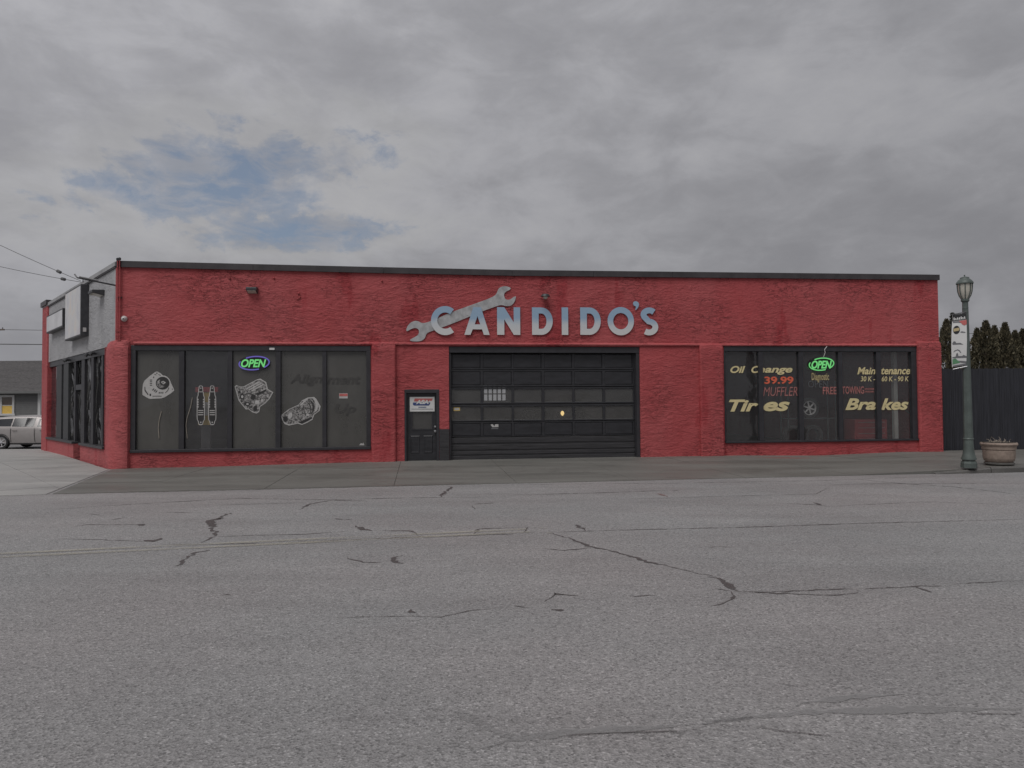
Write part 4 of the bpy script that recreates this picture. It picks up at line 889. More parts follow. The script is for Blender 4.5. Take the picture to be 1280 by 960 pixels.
MB().tube([tip, tip + Vector((-.05, -.03, .09))], .018, 6).build('hook', M_COPEL, o); MB().tube([q0.lerp(tip, .85), q0.lerp(tip, .85) - Vector((0, 0, .09))], .012, 6).build('hanger', M_DARKMET, o)

# ------------------------------------------------------------------ things inside the shop
def wheel(name, c, ax, R, wd, parent):
    """tyre and spoked rim around axis ax (unit, horizontal), outer side along +ax"""
    side = ax.cross(Vector((0, 0, 1))).normalized(); up = Vector((0, 0, 1))
    P = lambda r, a, t: c + side * (r * math.cos(a)) + up * (r * math.sin(a)) + ax * t
    n = 28; t = MB()
    prof = [(R * .66, -wd / 2), (R * .93, -wd / 2), (R, -wd * .32), (R, wd * .32), (R * .93, wd / 2), (R * .70, wd / 2), (R * .66, wd * .35)]
    t.loft([[P(r, 2 * math.pi * k / n, z) for k in range(n)] for r, z in prof], 0, False); ty = t.build('tyre', M_TYRE, parent, True)
    m = MB(); m.loft([[P(r, 2 * math.pi * k / n, z) for k in range(n)] for r, z in ((R * .69, wd * .42), (R * .62, wd * .42), (R * .60, wd * .1))], 0, False)
    for k in range(6):
        a = k * math.pi / 3 + .3; rr = []
        for r, hw in ((R * .10, .10), (R * .62, .055)):
            s = hw; rr.append([P(r, a - s * R / r * .8, wd * .36), P(r, a + s * R / r * .8, wd * .36), P(r, a + s * R / r * .8, wd * .22), P(r, a - s * R / r * .8, wd * .22)])
        m.loft(rr)
    m.loft([[P(R * .15, 2 * math.pi * k / 12, z) for k in range(12)] for z in (wd * .2, wd * .39)]); m.build('rim', M_ALLOY, parent)
    MB().loft([[P(R * .6, 2 * math.pi * k / n, z) for k in range(n)] for z in (-wd * .1, 0)]).build('brake_disc', M_GAP, parent)
q = fr(1012.5, 510, .40)
rk = empty('tyre_rack', FW(q[0] - .1, .5, .05), 'steel rack holding a wheel inside the lettered window', 'rack')
mb = MB()
for a in (-.75, .75):
    for d_ in (.28, .70): mb.box(FW, q[0] + a - .02, q[0] + a + .02, d_, d_ + .04, .05, 2.2)
for z in (.25, q[1] - .33): 
    for d_ in (.28, .70): mb.box(FW, q[0] - .73, q[0] + .73, d_ + .002, d_ + .038, z, z + .04)
mb.build('frame', M_DARKMET, rk)
wo = empty('display_wheel', FW(q[0], .5, q[1] - .31), 'six-spoke alloy wheel with tyre on the rack behind the lettered window', 'wheel'); wheel('w', FW(q[0], .50, q[1]), -Vector((FN.x, FN.y, 0)), .31, .2, wo)
for k, (a, z) in enumerate(((-.5, .29 + .32), (.12, .29 + .32))):
    w2 = empty('spare_tyre', FW(q[0] + a, .5, .29), 'black tyre on the lower shelf of the rack', 'tyre', 'tyres on the lower rack shelf'); mb = MB(); c_ = FW(q[0] + a, .5, .29 + .31)
    sid = Vector((FD.x, FD.y, 0)); axn = Vector((FN.x, FN.y, 0))
    mb.loft([[c_ + sid * (r * math.cos(t_ * math.pi / 14)) + Vector((0, 0, 1)) * (r * math.sin(t_ * math.pi / 14)) + axn * zz2 for t_ in range(28)] for r, zz2 in ((.19, -.09), (.28, -.1), (.31, -.06), (.31, .06), (.28, .1), (.19, .09), (.19, -.09))], 0, False); mb.build('tread', M_TYRE, w2, True)
u_ = fu(1086, .45); o = empty('tool_chest', FW(u_, .55, .05), 'red tool chest low behind the Brakes lettering', 'tool chest')
fbox(u_ - .5, u_ + .55, .40, .95, .15, 1.05).build('cabinet', M_TOOLRED, o, bevel=.02)
for k in range(5): fbox(u_ - .47, u_ + .52, .385, .399, .2 + k * .165, .34 + k * .165).build('drawer', M_TOOLRED, o); fbox(u_ - .4, u_ + .45, .37, .3845, .30 + k * .165, .315 + k * .165).build('handle', M_STEEL, o)
for a in (-.42, .47):
    for b in (.47, .87): MB().lathe(FW(u_ + a, b, .05), [(.04, 0), (.05, .05), (.04, .1)], 10).build('caster', M_TYRE, o)
u_ = fu(1120, .7); o = empty('hoist_post', FW(u_, .8, .05), 'pale steel post standing behind the maintenance lettering', 'post'); fbox(u_ - .06, u_ + .06, .7, .82, .05, 4.5).build('column', M_WHITE, o); fbox(u_ - .18, u_ + .18, .62, .9, .051, .07).build('base_plate', M_STEEL, o); MB().tube([FW(u_ + .06, .72, 1.5), FW(u_ + .9, .7, .9)], .02, 6).build('brace', M_STEEL, o)
q = fr(703, 516, 2.0); o = empty('work_lamp', FW(q[0], 2.0, .05), 'lit bulb on a work lamp stand behind the garage door panes', 'lamp'); MB().tube([FW(q[0], 2, .05), FW(q[0], 2, q[1] - .09)], .018, 8).build('stand', M_DARKMET, o)
MB().lathe(FW(q[0], 2, q[1] - .09), [(.02, 0), (.05, .05), (.055, .09), (.03, .14), (.005, .15)], 12).build('bulb', M_LAMPY, o, True)
MB().lathe(FW(q[0], 2, .05), [(.16, 0), (.16, .02), (.02, .05)], 14).build('foot', M_DARKMET, o)
q0_ = fr(258, 483, .3); q1_ = fr(258, 531, .3)
o = empty('oil_display', FW(q0_[0], .35, .05), 'tall yellow and red product stand behind the shock absorber decals', 'display stand')
fbox(q0_[0] - .18, q0_[0] + .18, .22, .45, q1_[1], q0_[1] - .15).build('body', M_YELLOW, o); fbox(q0_[0] - .25, q0_[0] + .32, .20, .46, q0_[1] - .149, q0_[1] - .02).build('header', M_TOOLRED, o); fbox(q0_[0] - .15, q0_[0] + .15, .212, .218, q1_[1] + .25, q1_[1] + .6).build('label', M_WHITE, o); fbox(q0_[0] - .12, q0_[0] + .12, .26, .4, .05, q1_[1] - .001).build('leg', M_DARKMET, o)

# ------------------------------------------------------------------ cars
def make_car(name, loc, rotz, label, paint):
    root = bpy.data.objects.new(name, None); C.objects.link(root); WL[root.name] = Vector((0, 0, 0)); tag(root, label, 'car')
    # stations: x, sill z, belt z, top z, half width, roof half width
    st_ = [(-2.32, .42, .72, .78, .66, .56), (-2.28, .34, .86, 1.06, .78, .60), (-2.12, .27, .92, 1.27, .85, .58), (-1.85, .22, .94, 1.36, .88, .59), (-1.42, .20, .945, 1.41, .89, .60), (-.98, .20, .94, 1.435, .90, .605), (-.45, .19, .93, 1.45, .905, .61),
           (-.08, .19, .92, 1.44, .905, .61), (.04, .19, .92, 1.425, .905, .61), (.35, .19, .905, 1.35, .90, .60), (.72, .19, .89, 1.17, .895, .62), (1.12, .20, .875, .99, .885, .67), (1.45, .21, .86, .90, .875, .70), (1.85, .22, .80, .85, .85, .68), (2.15, .27, .70, .76, .78, .60), (2.30, .38, .58, .62, .62, .48)]
    def ring(x, zs, zb, zt, hw, rw):
        L = [(hw * .80, zs), (hw * .97, zs + .07), (hw, zs + (zb - zs) * .45), (hw * .985, zb - .10), (hw * .955, zb), (hw * .955 + (rw - hw * .955) * .9, zb + (zt - zb) * .86), (rw * .82, zt - .015), (rw * .4, zt + .005)]
        return [Vector((x, y, z)) for y, z in L] + [Vector((x, -y, z)) for y, z in L[::-1]]
    R = [ring(*s) for s in st_]; n = 16; ax = {}
    body = MB(); body.loft(R); b = body.build('body', paint, root, True)
    def patch(name_, i0, i1, j, mat, sgn, parent, ins=(.06, .94, .07, .93), off=.006):
        a, b_, c_, d_ = ins; mb = MB()
        for i in range(i0, i1):
            jj = j if sgn > 0 else 15 - j; j2 = jj + 1 if sgn > 0 else jj - 1
            p = [R[i][jj], R[i + 1][jj], R[i + 1][j2], R[i][j2]]
            ta = a if i == i0 else 0; tb = b_ if i == i1 - 1 else 1
            def bl(s, t): return (p[0].lerp(p[1], s)).lerp(p[3].lerp(p[2], s), t)
            qv = [bl(ta, c_), bl(tb, c_), bl(tb, d_), bl(ta, d_)]; nrm = (qv[1] - qv[0]).cross(qv[3] - qv[0]).normalized()
            if nrm.y * sgn < 0 and abs(nrm.y) > .1: nrm = -nrm
            mb.add([v_ + nrm * off for v_ in qv], [(0, 1, 2, 3)])
        return mb.build(name_, mat, parent, True)
    for sgn in (1, -1):
        patch('side_window', 2, 5, 4, M_CARGLASS, sgn, root, (.35, .93, .10, .88)); patch('side_window', 5, 7, 4, M_CARGLASS, sgn, root, (.04, .97, .08, .9)); patch('side_window', 8, 11, 4, M_CARGLASS, sgn, root, (.04, .55, .08, .9))
        for xg in (-.02, -.98, 1.10):
            MB().tube([(xg, sgn * .912 * (1 if abs(xg) < .5 else .985), .90), (xg, sgn * .918 * (1 if abs(xg) < .5 else .99), .60), (xg + .02, sgn * .905 * (1 if abs(xg) < .5 else .985), .32)], .008, 5).build('door_gap', M_GAP, root)
        for xh in (-.82, .28): MB().tube([(xh - .09, sgn * .908, .82), (xh, sgn * .935, .825), (xh + .09, sgn * .908, .82)], .014, 6).build('door_handle', paint, root, True)
        MB().tube([(.98, sgn * .88, .93), (1.0, sgn * 1.0, .97), (1.0, sgn * 1.06, .98)], [.03, .075, .06], 8).build('mirror', paint, root, True)
        MB().box(WXYZ, -1.0, 1.1, sgn * .895 - .01, sgn * .895 + .01, .22, .27).build('sill_trim', M_GAP, root)
        for xw in (-1.36, 1.36):
            arch = MB(); nA = 20
            arch.loft([[Vector((xw + r * math.cos(k * math.pi / nA * 1.1 - .157), sgn * yy, .315 + r * math.sin(k * math.pi / nA * 1.1 - .157))) for k in range(nA + 1)] for r, yy in ((.33, .86), (.352, .896), (.346, .903), (.33, .90))], 0, False); arch.build('wheel_arch', M_GAP, root)
            MB().lathe((0, 0, 0), [(.36, 0), (.36, .01)], 24)
            wr = bpy.data.objects.new('wheel', None); C.objects.link(wr); wr.parent = root; wr.location = (xw, sgn * .82, 0); WL[wr.name] = Vector((xw, sgn * .82, 0)); wheel('w', Vector((xw, sgn * .82, .315)), Vector((0, sgn, 0)), .315, .2, wr)
        MB().lathe((-2.2, sgn * .62, .74), [(.02, -.08), (.12, -.05), (.13, .04), (.03, .09)], 10).build('tail_light', M_LIGHTR, root, True); MB().lathe((2.13, sgn * .60, .62), [(.02, -.07), (.13, -.04), (.12, .04), (.03, .07)], 10).build('head_light', M_LIGHTW, root, True)
    def topglass(name_, i0, i1, ys):
        mb = MB()
        for i in range(i0, i1):
            a, b_ = R[i], R[i + 1]
            mb.add([a[6] + Vector((0, -.04, .012)), b_[6] + Vector((0, -.04, .012)), b_[7] + Vector((0, 0, .012)), a[7] + Vector((0, 0, .012))], [(0, 1, 2, 3)]); mb.add([a[7] + Vector((0, 0, .012)), b_[7] + Vector((0, 0, .012)), b_[8] + Vector((0, 0, .012)), a[8] + Vector((0, 0, .012))], [(0, 1, 2, 3)]); mb.add([a[9] + Vector((0, .04, .012)), b_[9] + Vector((0, .04, .012)), b_[8] + Vector((0, 0, .012)), a[8] + Vector((0, 0, .012))], [(0, 1, 2, 3)])
        mb.build(name_, M_CARGLASS, root, True)
    topglass('windscreen', 9, 12, 0); topglass('rear_window', 0, 2, 0)
    MB().box(WXYZ, -2.325, -2.3, -.26, .26, .52, .64).build('number_plate', M_WHITE, root)
    root.location = loc; root.rotation_euler = (0, 0, rotz); WL[root.name] = Vector(loc); return root
cpos = at_depth(5, 545, 29.6)
car1 = make_car('parked_car', (cpos.x + 1.30, 30.4, -.155), math.radians(3), 'champagne silver sedan parked beside the grey house', M_CAR)
car1.scale = (1.0, 1.0, .965)
car2p = FW(11.9, 4.2, .05)
def copy_tree(o, parent=None):
    c_ = o.copy(); C.objects.link(c_); c_.parent = parent
    for ch in list(o.children): copy_tree(ch, c_)
    return c_
car2 = copy_tree(car1); car2.location = car2p; car2.rotation_euler = (0, 0, math.atan2(FD.y, FD.x) + math.pi / 2 + .2); car2.scale = (1, 1, 1.0); car2['label'] = 'car standing inside the shop behind the garage door'

# ------------------------------------------------------------------ street lamp, banner, planter
lb_ = ground_pt(1211.3, 584.6, .118); LYd = lb_.y
pm = LYd / FPX * 1.0
lamp = empty('street_lamp', lb_, 'green cast-iron street lamp with a lantern head on the sidewalk', 'street lamp')
def hz(y): return at_depth(1211, y, LYd).z - lb_.z
R_ = lambda px_: px_ * pm * .86
MB().lathe(lb_, [(R_(10.6), 0), (R_(10.6), .10), (R_(9.6), .14), (R_(8.4), .15), (R_(8.4), hz(574.6))], 8, 0, .5).build('plinth', M_LAMPG, lamp)
MB().lathe(lb_, [(R_(9.9), hz(574.4)), (R_(9.9), hz(573)), (R_(8.2), hz(569)), (R_(7.1), hz(563)), (R_(6.5), hz(555)), (R_(6.2), hz(549.4))], 16).build('base', M_LAMPG, lamp, True)
MB().lathe(lb_, [(R_(6.9), hz(549.3)), (R_(7.1), hz(548.4)), (R_(6.6), hz(547.4))], 16).build('collar', M_LAMPG, lamp)
MB().lathe(lb_, [(R_(6.1), hz(547.3)), (R_(5.1), hz(470)), (R_(3.8), hz(378))], 8, 0, .2).build('pole', M_LAMPG, lamp)
MB().lathe(lb_, [(R_(3.9), hz(386.2)), (R_(4.1), hz(385)), (R_(3.9), hz(383.8))], 16).build('collar', M_LAMPG, lamp)
ltn = empty('lantern', lb_ + Vector((0, 0, hz(378)))); ltn.parent = lamp; ltn.location = wl(ltn) - wl(lamp)
MB().lathe(lb_, [(R_(3.6), hz(377.9)), (R_(5.4), hz(376.5)), (R_(5.6), hz(374.6)), (R_(4.6), hz(373.8))], 16).build('cup', M_LAMPG, ltn, True)
MB().lathe(lb_, [(R_(4.4), hz(373.7)), (R_(7.0), hz(369.5)), (R_(8.5), hz(364.5)), (R_(9.0), hz(359)), (R_(9.0), hz(355.3))], 24).build('globe', M_GLOBE, ltn, True)
for k in range(8):
    a = (k + .35) * math.pi / 4; pts = []
    for r, y in ((4.7, 373.8), (7.4, 369.5), (9.0, 364.5), (9.5, 359), (9.6, 355)): pts.append(lb_ + Vector((R_(r) * math.cos(a), R_(r) * math.sin(a), hz(y))))
    MB().tube(pts, .011, 5).build('rib', M_LAMPG, ltn)
MB().lathe(lb_, [(R_(9.6), hz(355.2)), (R_(11.3), hz(354.9)), (R_(11.2), hz(353.6)), (R_(10.2), hz(352.2)), (R_(8.2), hz(350)), (R_(6.4), hz(348.9)), (R_(6.1), hz(348.4)), (R_(5.9), hz(347.0)), (R_(3.5), hz(346.2)), (R_(1.0), hz(345.7)), (R_(.7), hz(344.6)), (R_(1.1), hz(344.1)), (R_(.3), hz(343.4))], 16).build('roof', M_LAMPG, ltn, True)
bn0 = at_depth(1190.2, 459, LYd - .06)
ban = empty('street_banner', bn0, 'white street banner with red and green print hung on the lamp post', 'banner')
BX = lambda x, y, d=0.0: at_depth(x, y, LYd - .06 - (x - 1208) * .006) + Vector((0, -d, 0))
MB().tube([BX(1208, 390.0), BX(1189.3, 393.3)], .012, 8).build('rod', M_DARKMET, ban); MB().tube([BX(1209, 457.9), BX(1191.2, 461.6)], .012, 8).build('rod', M_STEEL, ban)
def cloth(x0f, x1f, y0, y1, d, mat, name, n=14):
    mb = MB(); rings = []
    for i in range(n + 1):
        k = i / n; y = y0 + (y1 - y0) * k; xa = x0f(y); xb = x1f(y); sk = 2.6
        def yy(x): return y + (1208 - x) / 18 * 2.6
        bulge = .03 * math.sin(math.pi * min(1, max(0, (y - 392) / 66)))
        rings.append([BX(xa, yy(xa), d + bulge), BX(xb, yy(xb), d + bulge), BX(xb, yy(xb), d + bulge - .003), BX(xa, yy(xa), d + bulge - .003)])
    mb.loft(rings); return mb.build(name, mat, ban)
xl = lambda y: 1190.6 - 2.4 * math.sin(math.pi * min(1, max(0, (y - 392) / 70))); xr = lambda y: 1207.6
cloth(xl, xr, 391.2, 456.5, 0, M_WHITE, 'fabric'); cloth(lambda y: xl(y) + .1, xr, 391.3, 399.4, .004, M_VSHADOW, 'top_band', 4)
def bpoly(pts, mat, name, d=.006):
    v, f = shape2d([pts]); mb = MB(); out = []
    for p in v:
        x, y = p[0], p[1]; bulge = .03 * math.sin(math.pi * min(1, max(0, (y - 392) / 66))); out.append(BX(x, y + (1208 - x) / 18 * 2.6, d + bulge))
    return obj(name, out, f, mat, ban)
mbx = 1191.4
for k in range(7): bpoly([(mbx, 395.0 + (k % 2) * .9), (mbx + 1.3, 394.6 + ((k * 3) % 4) * .5), (mbx + 1.6, 398.9), (mbx + .9, 397.6), (mbx + .2, 399.0)], M_WHITE, 'print', .008); mbx += 2.2
bpoly([(1198, 400), (1207.5, 399.8), (1207.5, 405.2), (1205, 406.4), (1202.5, 405.4), (1200.5, 402.6)], M_PRED, 'print'); bpoly([(1190.2, 400), (1198, 400), (1200.5, 402.6), (1196, 401.6), (1191, 401.2)], M_GREYP, 'print')
bpoly(ell(1194.6, 410.6, 4.3, 5.2, 18), M_VSHADOW, 'print', .006); bpoly([(1191, 408.6), (1197.5, 408.2), (1198.4, 410.0), (1197.4, 412), (1191, 412.2), (1190.6, 410)], M_GOLDD, 'print', .008)
bpoly([(1199, 414), (1201, 413.2), (1206, 415), (1205, 415.6), (1200, 414.8)], M_GREYP, 'print'); bpoly([(1189, 427), (1191, 424.2), (1193, 425), (1194, 427), (1199, 427.4), (1203, 430), (1198, 429.2), (1190, 428.3)], M_GREYP, 'print')
bpoly([(1189.5, 444), (1193.6, 443.8), (1194.6, 440), (1196.2, 439.6), (1197.2, 443.6), (1202, 444.2), (1203.5, 443), (1207.5, 445.4), (1207.5, 447), (1198, 446), (1190, 445.2)], M_GREYP, 'print')
bpoly([(1190.5, 438), (1192, 436), (1196, 435), (1199, 437), (1200.5, 440), (1199.5, 440), (1198, 437.6), (1195.6, 436), (1192.4, 437)], M_GREYP, 'print')
bpoly([(1189.8, 446.5), (1193.5, 446), (1197, 449.2), (1200, 452.2), (1190.2, 453.2)], M_GREENP, 'print'); bpoly([(1197, 449.2), (1207.5, 451.6), (1207.5, 453.6), (1200.5, 452.2)], M_GREYP, 'print', .0065); bpoly([(1190.4, 454.5), (1207.5, 454.0), (1207.5, 456.3), (1190.6, 456.4)], M_GREYP, 'print', .007)
pb_ = ground_pt(1249, 580.6, .112); pp = pb_.y / FPX * .83
plt = empty('planter', pb_, 'round tan concrete planter bowl with dry stubble beside the street lamp', 'planter')
hp = lambda y: at_depth(1249, y, pb_.y).z - pb_.z
MB().lathe(pb_, [(17 * pp, 0), (19.5 * pp, .02), (19.5 * pp, .05), (18 * pp, .06)], 32).build('foot', M_KERB, plt)
MB().lathe(pb_, [(17 * pp, .061), (19.5 * pp, .10), (20.6 * pp, .16), (21.0 * pp, hp(565)), (21.2 * pp, hp(563.2)), (20.6 * pp, hp(562.6)), (20.8 * pp, hp(561.6)), (21.9 * pp, hp(561.2)), (22.2 * pp, hp(557.6)), (23.6 * pp, hp(556.6)), (24.3 * pp, hp(554.8)), (23.4 * pp, hp(553)), (21.6 * pp, hp(553)), (21.0 * pp, hp(555)), (20.5 * pp, hp(557))], 36).build('bowl', M_TERRA, plt, True)
mb = MB(); rs = []
for r in (0.01, .12, .25, .36, 20.9 * pp): rs.append([pb_ + Vector((r * math.cos(2 * math.pi * k / 20), r * math.sin(2 * math.pi * k / 20), hp(553.6) + random.uniform(-.02, .03) - (.03 if r > .38 else 0))) for k in range(20)])
mb.loft(rs, 0, False); mb.build('soil', M_SOIL, plt)
for k in range(26):
    a, r = random.uniform(0, 6.28), random.uniform(.02, .36); b0 = pb_ + Vector((r * math.cos(a), r * math.sin(a), hp(553.8))); h = random.uniform(.03, .10) if k > 2 else .14
    MB().tube([b0, b0 + Vector((random.uniform(-.03, .03), random.uniform(-.03, .03), h * .6)), b0 + Vector((random.uniform(-.06, .06), random.uniform(-.05, .05), h))], [.008, .006, .003], 5).build('twig', M_TWIG, plt)

# ------------------------------------------------------------------ fence
fo = FW(FL + .12, .55, 0); fz = at_depth(1230, 460.5, fo.y).z
fence = empty('fence', fo, 'tall black slatted fence running on from the red shop', 'fence')
fe = Vector((1, .035, 0)).normalized()
FF = lambda u, d, z: fo + fe * u + Vector((-fe.y, fe.x, 0)) * d + Vector((0, 0, z))
U1 = 17.0; zb_f = .03
mb = MB(); u_ = .12
while u_ < U1:
    w_ = .027; h_ = fz + random.uniform(-.012, .012); off = random.uniform(-.004, .004)
    mb.box(FF, u_, u_ + w_, off, off + .012, zb_f, h_); u_ += .031
so = mb.build('slats', M_FENCE, fence); so['kind'] = 'stuff'
for k in range(8): 
    u_ = .04 + k * 2.42; MB().lathe(FF(u_, .06, -.1), [(.035, 0), (.035, fz + .1), (.045, fz + .11), (.02, fz + .15)], 10).build('post', M_FENCEP, fence)
for z in (.14, fz * .5, fz - .1): MB().tube([FF(0, .035, z), FF(U1, .035, z)], .02, 6).build('rail', M_FENCEP, fence)
mb = MB(); u_ = .1
MB().box(FF, .1, U1, .022, .028, .04, fz - .02).build('backing', M_VSHADOW, fence)
for z in (.35, 1.25, 2.05): MB().box(FF, -.035, .075, -.02, -.005, z, z + .03).build('hinge', M_STEEL, fence)

# ------------------------------------------------------------------ conifers behind the fence
def cedar_mesh(seed, H=5.6, Rm=.62, n=5200, fir=False):
    r = np.random.default_rng(seed); V = []; F = []
    lob = r.uniform(0, 6.28, 3)
    for i in range(n):
        k = r.random() ** .8; a = r.uniform(0, 6.28)
        prof = (min(1, (1 - k) * 1.75 + .015)) ** .8 * (min(1, .55 + k * 2))
        clump = 1 + .20 * math.sin(3 * a + lob[0] + 9 * k) + .15 * math.sin(5 * a + 17 * k + lob[1]) + .1 * math.sin(31 * k + lob[2] + a)
        rad = Rm * prof * clump * r.uniform(.55, 1.0) ** .5
        if fir:
            tier = math.floor(k * 11) / 11; fr_ = (k - tier) * 11; rad = Rm * (1 - tier) ** .8 * (1 - .75 * fr_) * r.uniform(.1, 1)
        c = np.array([rad * math.cos(a), rad * math.sin(a), k * H * .985 + .1])
        L = r.uniform(.07, .16); w_ = r.uniform(.022, .05)
        up = np.array([math.cos(a) * .45 + r.normal(0, .3), math.sin(a) * .45 + r.normal(0, .3), 1.0 if not fir else -.1]); up /= np.linalg.norm(up)
        tn = np.cross(up, r.normal(0, 1, 3)); tn /= np.linalg.norm(tn)
        b = len(V); V += [c - up * L * .3 - tn * w_ * .4, c + tn * w_ * 1.1 + up * L * .1, c + up * L, c - tn * w_ * 1.1 + up * L * .15]; F.append((b, b + 1, b + 2, b + 3))
    return [tuple(v) for v in V], F
def make_tree(name, label, H, Rm, seed, mat, group=None, fir=False, n=5200):
    t = empty(name, (0, 0, 0), label, 'tree', group)
    V, F = cedar_mesh(seed, H, Rm, n, fir); obj('crown', V, F, mat, t)
    mb = MB().tube([(0, 0, -.2), (.02, 0, H * .3), (0, .02, H * .7), (0, 0, H * .95)], [.10, .08, .04, .01], 8)
    for k in range(10):
        a = k * 2.4; z = H * (.15 + .07 * k); mb.tube([(0, 0, z), (Rm * .45 * math.cos(a), Rm * .45 * math.sin(a), z + .25)], [.025, .008], 5)
    mb.build('trunk', M_BARK, t, True); return t
GC = 'cedars behind the black fence'
lbl = 'narrow brown-green cedar in the row behind the black fence'
proto = [make_tree('cedar_tree', lbl, 5.6, .78, s, M_THUJA, GC) for s in (1, 2, 3)]
TY = 36.0
tx = [(1183, 403), (1198, 410), (1221, 414), (1232.5, 405), (1243, 411), (1256, 407), (1269, 417), (1278.5, 415), (1291, 410), (1304, 413), (1317, 409), (1331, 414), (1347, 411)]
for i, (x_, y_) in enumerate(tx):
    t = proto[i] if i < 3 else copy_tree(proto[i % 3])
    yy_ = TY + ((i * 7) % 5 - 2) * .35; top = at_depth(x_, y_ - 2, yy_)
    t.location = (top.x, yy_, -.16); k = (top.z + .16) / 5.6; wv_ = random.uniform(.92, 1.15); t.scale = (wv_, wv_, k); t.rotation_euler = (0, 0, random.uniform(0, 6.28))
proto[0]['label'] = 'cedar showing between the red shop wall and the street banner'; proto[1]['label'] = 'cedar mostly hidden behind the white street banner'
fx = at_depth(1190.5, 391, 40); firt = make_tree('fir_tree', 'sparse dark fir poking up behind the street banner', fx.z + .16, 1.0, 9, M_FIR, None, True, 3000); firt.location = (fx.x, 40, -.16)

# ------------------------------------------------------------------ grey house on the left
HY = 45.0
hc = at_depth(50.5, 500, HY); hx1 = hc.x; hx0 = hx1 - 13; ez = at_depth(30, 489, HY - .4).z; rz_ = at_depth(30, 450.5, HY + 4.2).z
house = empty('grey_house', ((hx0 + hx1) / 2, HY, -.16), 'low grey clapboard house with shingle roof and white trimmed window', 'house')
mb = MB().box(WXYZ, hx0, hx1, HY, HY + 8.4, -.2, ez + .1); mb.build('wall', M_SIDING, house)
mb = MB(); z = -.1
while z < ez - .02:
    mb.add([(hx0, HY - .018, z), (hx1, HY - .018, z), (hx1, HY - .004, z + .125), (hx0, HY - .004, z + .125)], [(0, 1, 2, 3)]); mb.add([(hx0, HY - .018, z), (hx1, HY - .018, z), (hx1, HY - .002, z - .001), (hx0, HY - .002, z - .001)], [(0, 1, 2, 3)]); z += .127
so = mb.build('clapboards', M_SIDING, house); so['kind'] = 'stuff'
# roof as overlapping shingle courses
run = 4.7; mb = MB(); N = 26; rx0, rx1 = hx0 - .4, hx1 + .45
nrm = Vector((0, -(rz_ - ez), run)).normalized()
for i in range(N):
    a0, a1 = i / N, (i + 1) / N; y0, y1 = HY - .45 + run * a0, HY - .45 + run * a1; z0, z1 = ez - .02 + (rz_ - ez) * a0, ez - .02 + (rz_ - ez) * a1
    xx = rx0 - random.uniform(0, .4)
    while xx < rx1:
        x2 = min(rx1, xx + random.uniform(.28, .42)); o2 = .022 + random.uniform(-.003, .006)
        xa = max(xx, rx0)
        if x2 - xa > .02: mb.hexa([Vector((xa, y0, z0)), Vector((x2 - .008, y0, z0)), Vector((x2 - .008, y1, z1)), Vector((xa, y1, z1)), Vector((xa, y0, z0)) + nrm * o2, Vector((x2 - .008, y0, z0)) + nrm * o2, Vector((x2 - .008, y1, z1)) + nrm * .004, Vector((xa, y1, z1)) + nrm * .004])
        xx = x2
so = mb.build('shingles', M_SHINGLE, house); so['kind'] = 'stuff'
ym = HY - .45 + run; mb = MB()
mb.loft([[Vector((x_, HY - .45, ez - .1)), Vector((x_, HY - .45, ez - .025)), Vector((x_, ym, rz_ - .025)), Vector((x_, ym + run, ez - .025)), Vector((x_, ym + run, ez - .1)), Vector((x_, ym, rz_ - .12))] for x_ in (rx0, rx1)]); mb.build('roof', M_SHINGLE, house)
mb = MB().box(WXYZ, rx0, rx1, HY - .47, HY - .452, ez - .14, ez - .0); mb.build('fascia', M_SIDING, house)
mb = MB().add([(hx1 - .02, HY + .01, ez), (hx1 - .02, HY + 8.3, ez), (hx1 - .02, HY + 4.2, rz_ - .15)], [(0, 1, 2)]); mb.build('gable', M_SIDING, house)
MB().box(WXYZ, hx1 - .14, hx1 + .03, HY - .045, HY + .12, -.2, ez - .02).build('corner_board', M_TRIM, house)
wa, wb = at_depth(-17.5, 494, HY), at_depth(18.5, 519.5, HY); wo = empty('house_window', Vector(((wa.x + wb.x) / 2, HY, wb.z))); wo.parent = house; wo.location = wl(wo) - wl(house)
mb = MB(); HB = lambda x0, x1, z0, z1, y0=HY - .07, y1=HY - .021: mb.box(WXYZ, x0, x1, y0, y1, z0, z1)
t_ = .13; cxw = (wa.x + wb.x) / 2
HB(wa.x, wb.x, wa.z - t_, wa.z); HB(wa.x - .04, wb.x + .04, wb.z, wb.z + t_); HB(wa.x, wa.x + t_, wb.z + t_, wa.z - t_); HB(wb.x - t_, wb.x, wb.z + t_, wa.z - t_); HB(cxw - t_, cxw + t_, wb.z + t_, wa.z - t_); mb.build('frame', M_TRIM, wo)
zm = (wa.z + wb.z) / 2
for a, b in ((wa.x + t_, cxw - t_), (cxw + t_, wb.x - t_)):
    mb = MB(); HB(a, b, zm - .02, zm + .02, HY - .05, HY - .022); mb.build('sash_rail', M_TRIM, wo)
    mb = MB(); HB(a, b, wb.z + t_, zm - .021, HY - .026, HY - .021); mb.build('blind', M_BLIND, wo); mb = MB(); HB(a, b, zm + .021, wa.z - t_, HY - .026, HY - .021); mb.build('curtain', M_DARKROOM, wo)
    mb = MB(); HB(a, b, wb.z + t_, wa.z - t_, HY - .036, HY - .032); mb.build('pane', M_CLEAR, wo)

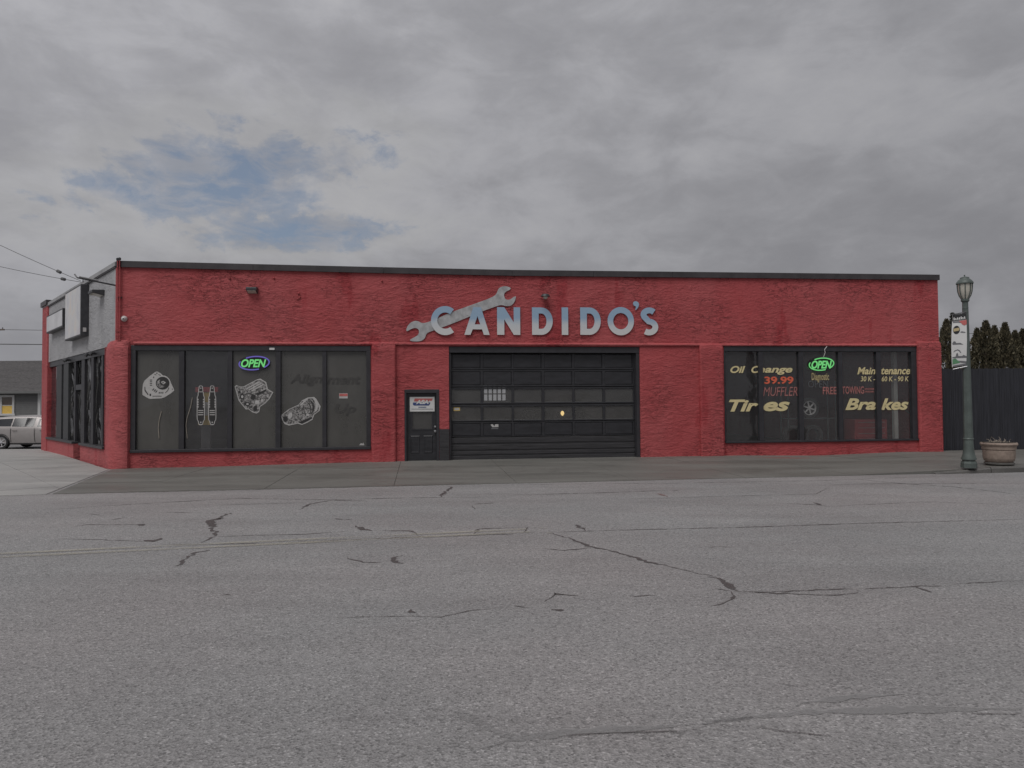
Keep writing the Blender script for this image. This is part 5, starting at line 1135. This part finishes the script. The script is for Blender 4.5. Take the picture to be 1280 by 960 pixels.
# ------------------------------------------------------------------ overhead lines
def util_pole(loc, H, label):
    o = empty('utility_pole', loc, label, 'utility pole', None); l = Vector(loc)
    MB().lathe(l, [(.16, -.2), (.15, 1), (.10, H)], 12).build('pole', M_WOOD, o, True)
    mb = MB().box(WXYZ, l.x - 1.15, l.x + 1.15, l.y - .16, l.y - .06, l.z + H - .5, l.z + H - .38); mb.build('crossarm', M_WOOD, o)
    for a in (-1.0, -.4, .4, 1.0): MB().lathe(l + Vector((a, -.11, H - .379)), [(.03, 0), (.05, .05), (.03, .09), (.045, .12), (.015, .16)], 8).build('insulator', M_GREYP, o, True)
    return o
up1 = util_pole((-23.6, 25.8, -.16), 9.9, 'wooden pole carrying the service wires to the shop roof')
p_ = at_depth(-10, 420, 62.0); up2 = util_pole((p_.x, 62, -.16), 8.9, 'far wooden pole behind the grey house'); up3 = util_pole((78, 66, -.16), 8.9, 'far wooden pole behind the cedars')
def wire(a, b, sag, r, label, group=None, beads=()):
    a, b = Vector(a), Vector(b); pts = []
    for k in range(33):
        t_ = k / 32; p = a.lerp(b, t_); p.z -= sag * 4 * t_ * (1 - t_); pts.append(p)
    o = empty('overhead_wire', a, label, 'wire', group); MB().tube(pts, r, 5).build('cable', M_WIRE, o, True)
    for t_ in beads:
        p = a.lerp(b, t_); p.z -= sag * 4 * t_ * (1 - t_); d_ = (b - a).normalized() * .10; MB().tube([p - d_, p - d_ * .7, p + d_ * .7, p + d_], [.02, .05, .05, .02], 8).build('splice', M_WIRE, o, True)
    return o
at1, at2 = SW(su(101, .05, 357), .05, 5.47), SW(su(99, .05, 357), .10, 5.47)
w1 = at_depth(0, 302, 23.0); w2 = at_depth(0, 329, 23.6)
wire(at1, at1 + (w1 - at1) * 2.6, .0 + .12, .009, 'upper service wire rising from the shop roof to the pole', None, (.10,)); wire(at2, at2 + (w2 - at2) * 2.6, .12, .009, 'lower service wire running from the shop roof to the pole', None, (.08,))
zz1 = at_depth(30, 412, 62).z; zz2 = at_depth(30, 430, 62).z
wire((p_.x + 1.0, 61.9, zz1), (79, 65.9, zz1 - .35), .5, .022, 'thin upper power line passing high behind the shop'); wire((p_.x + .2, 61.9, zz2), (78.2, 65.9, zz2), .4, .04, 'thick lower cable passing behind the shop')
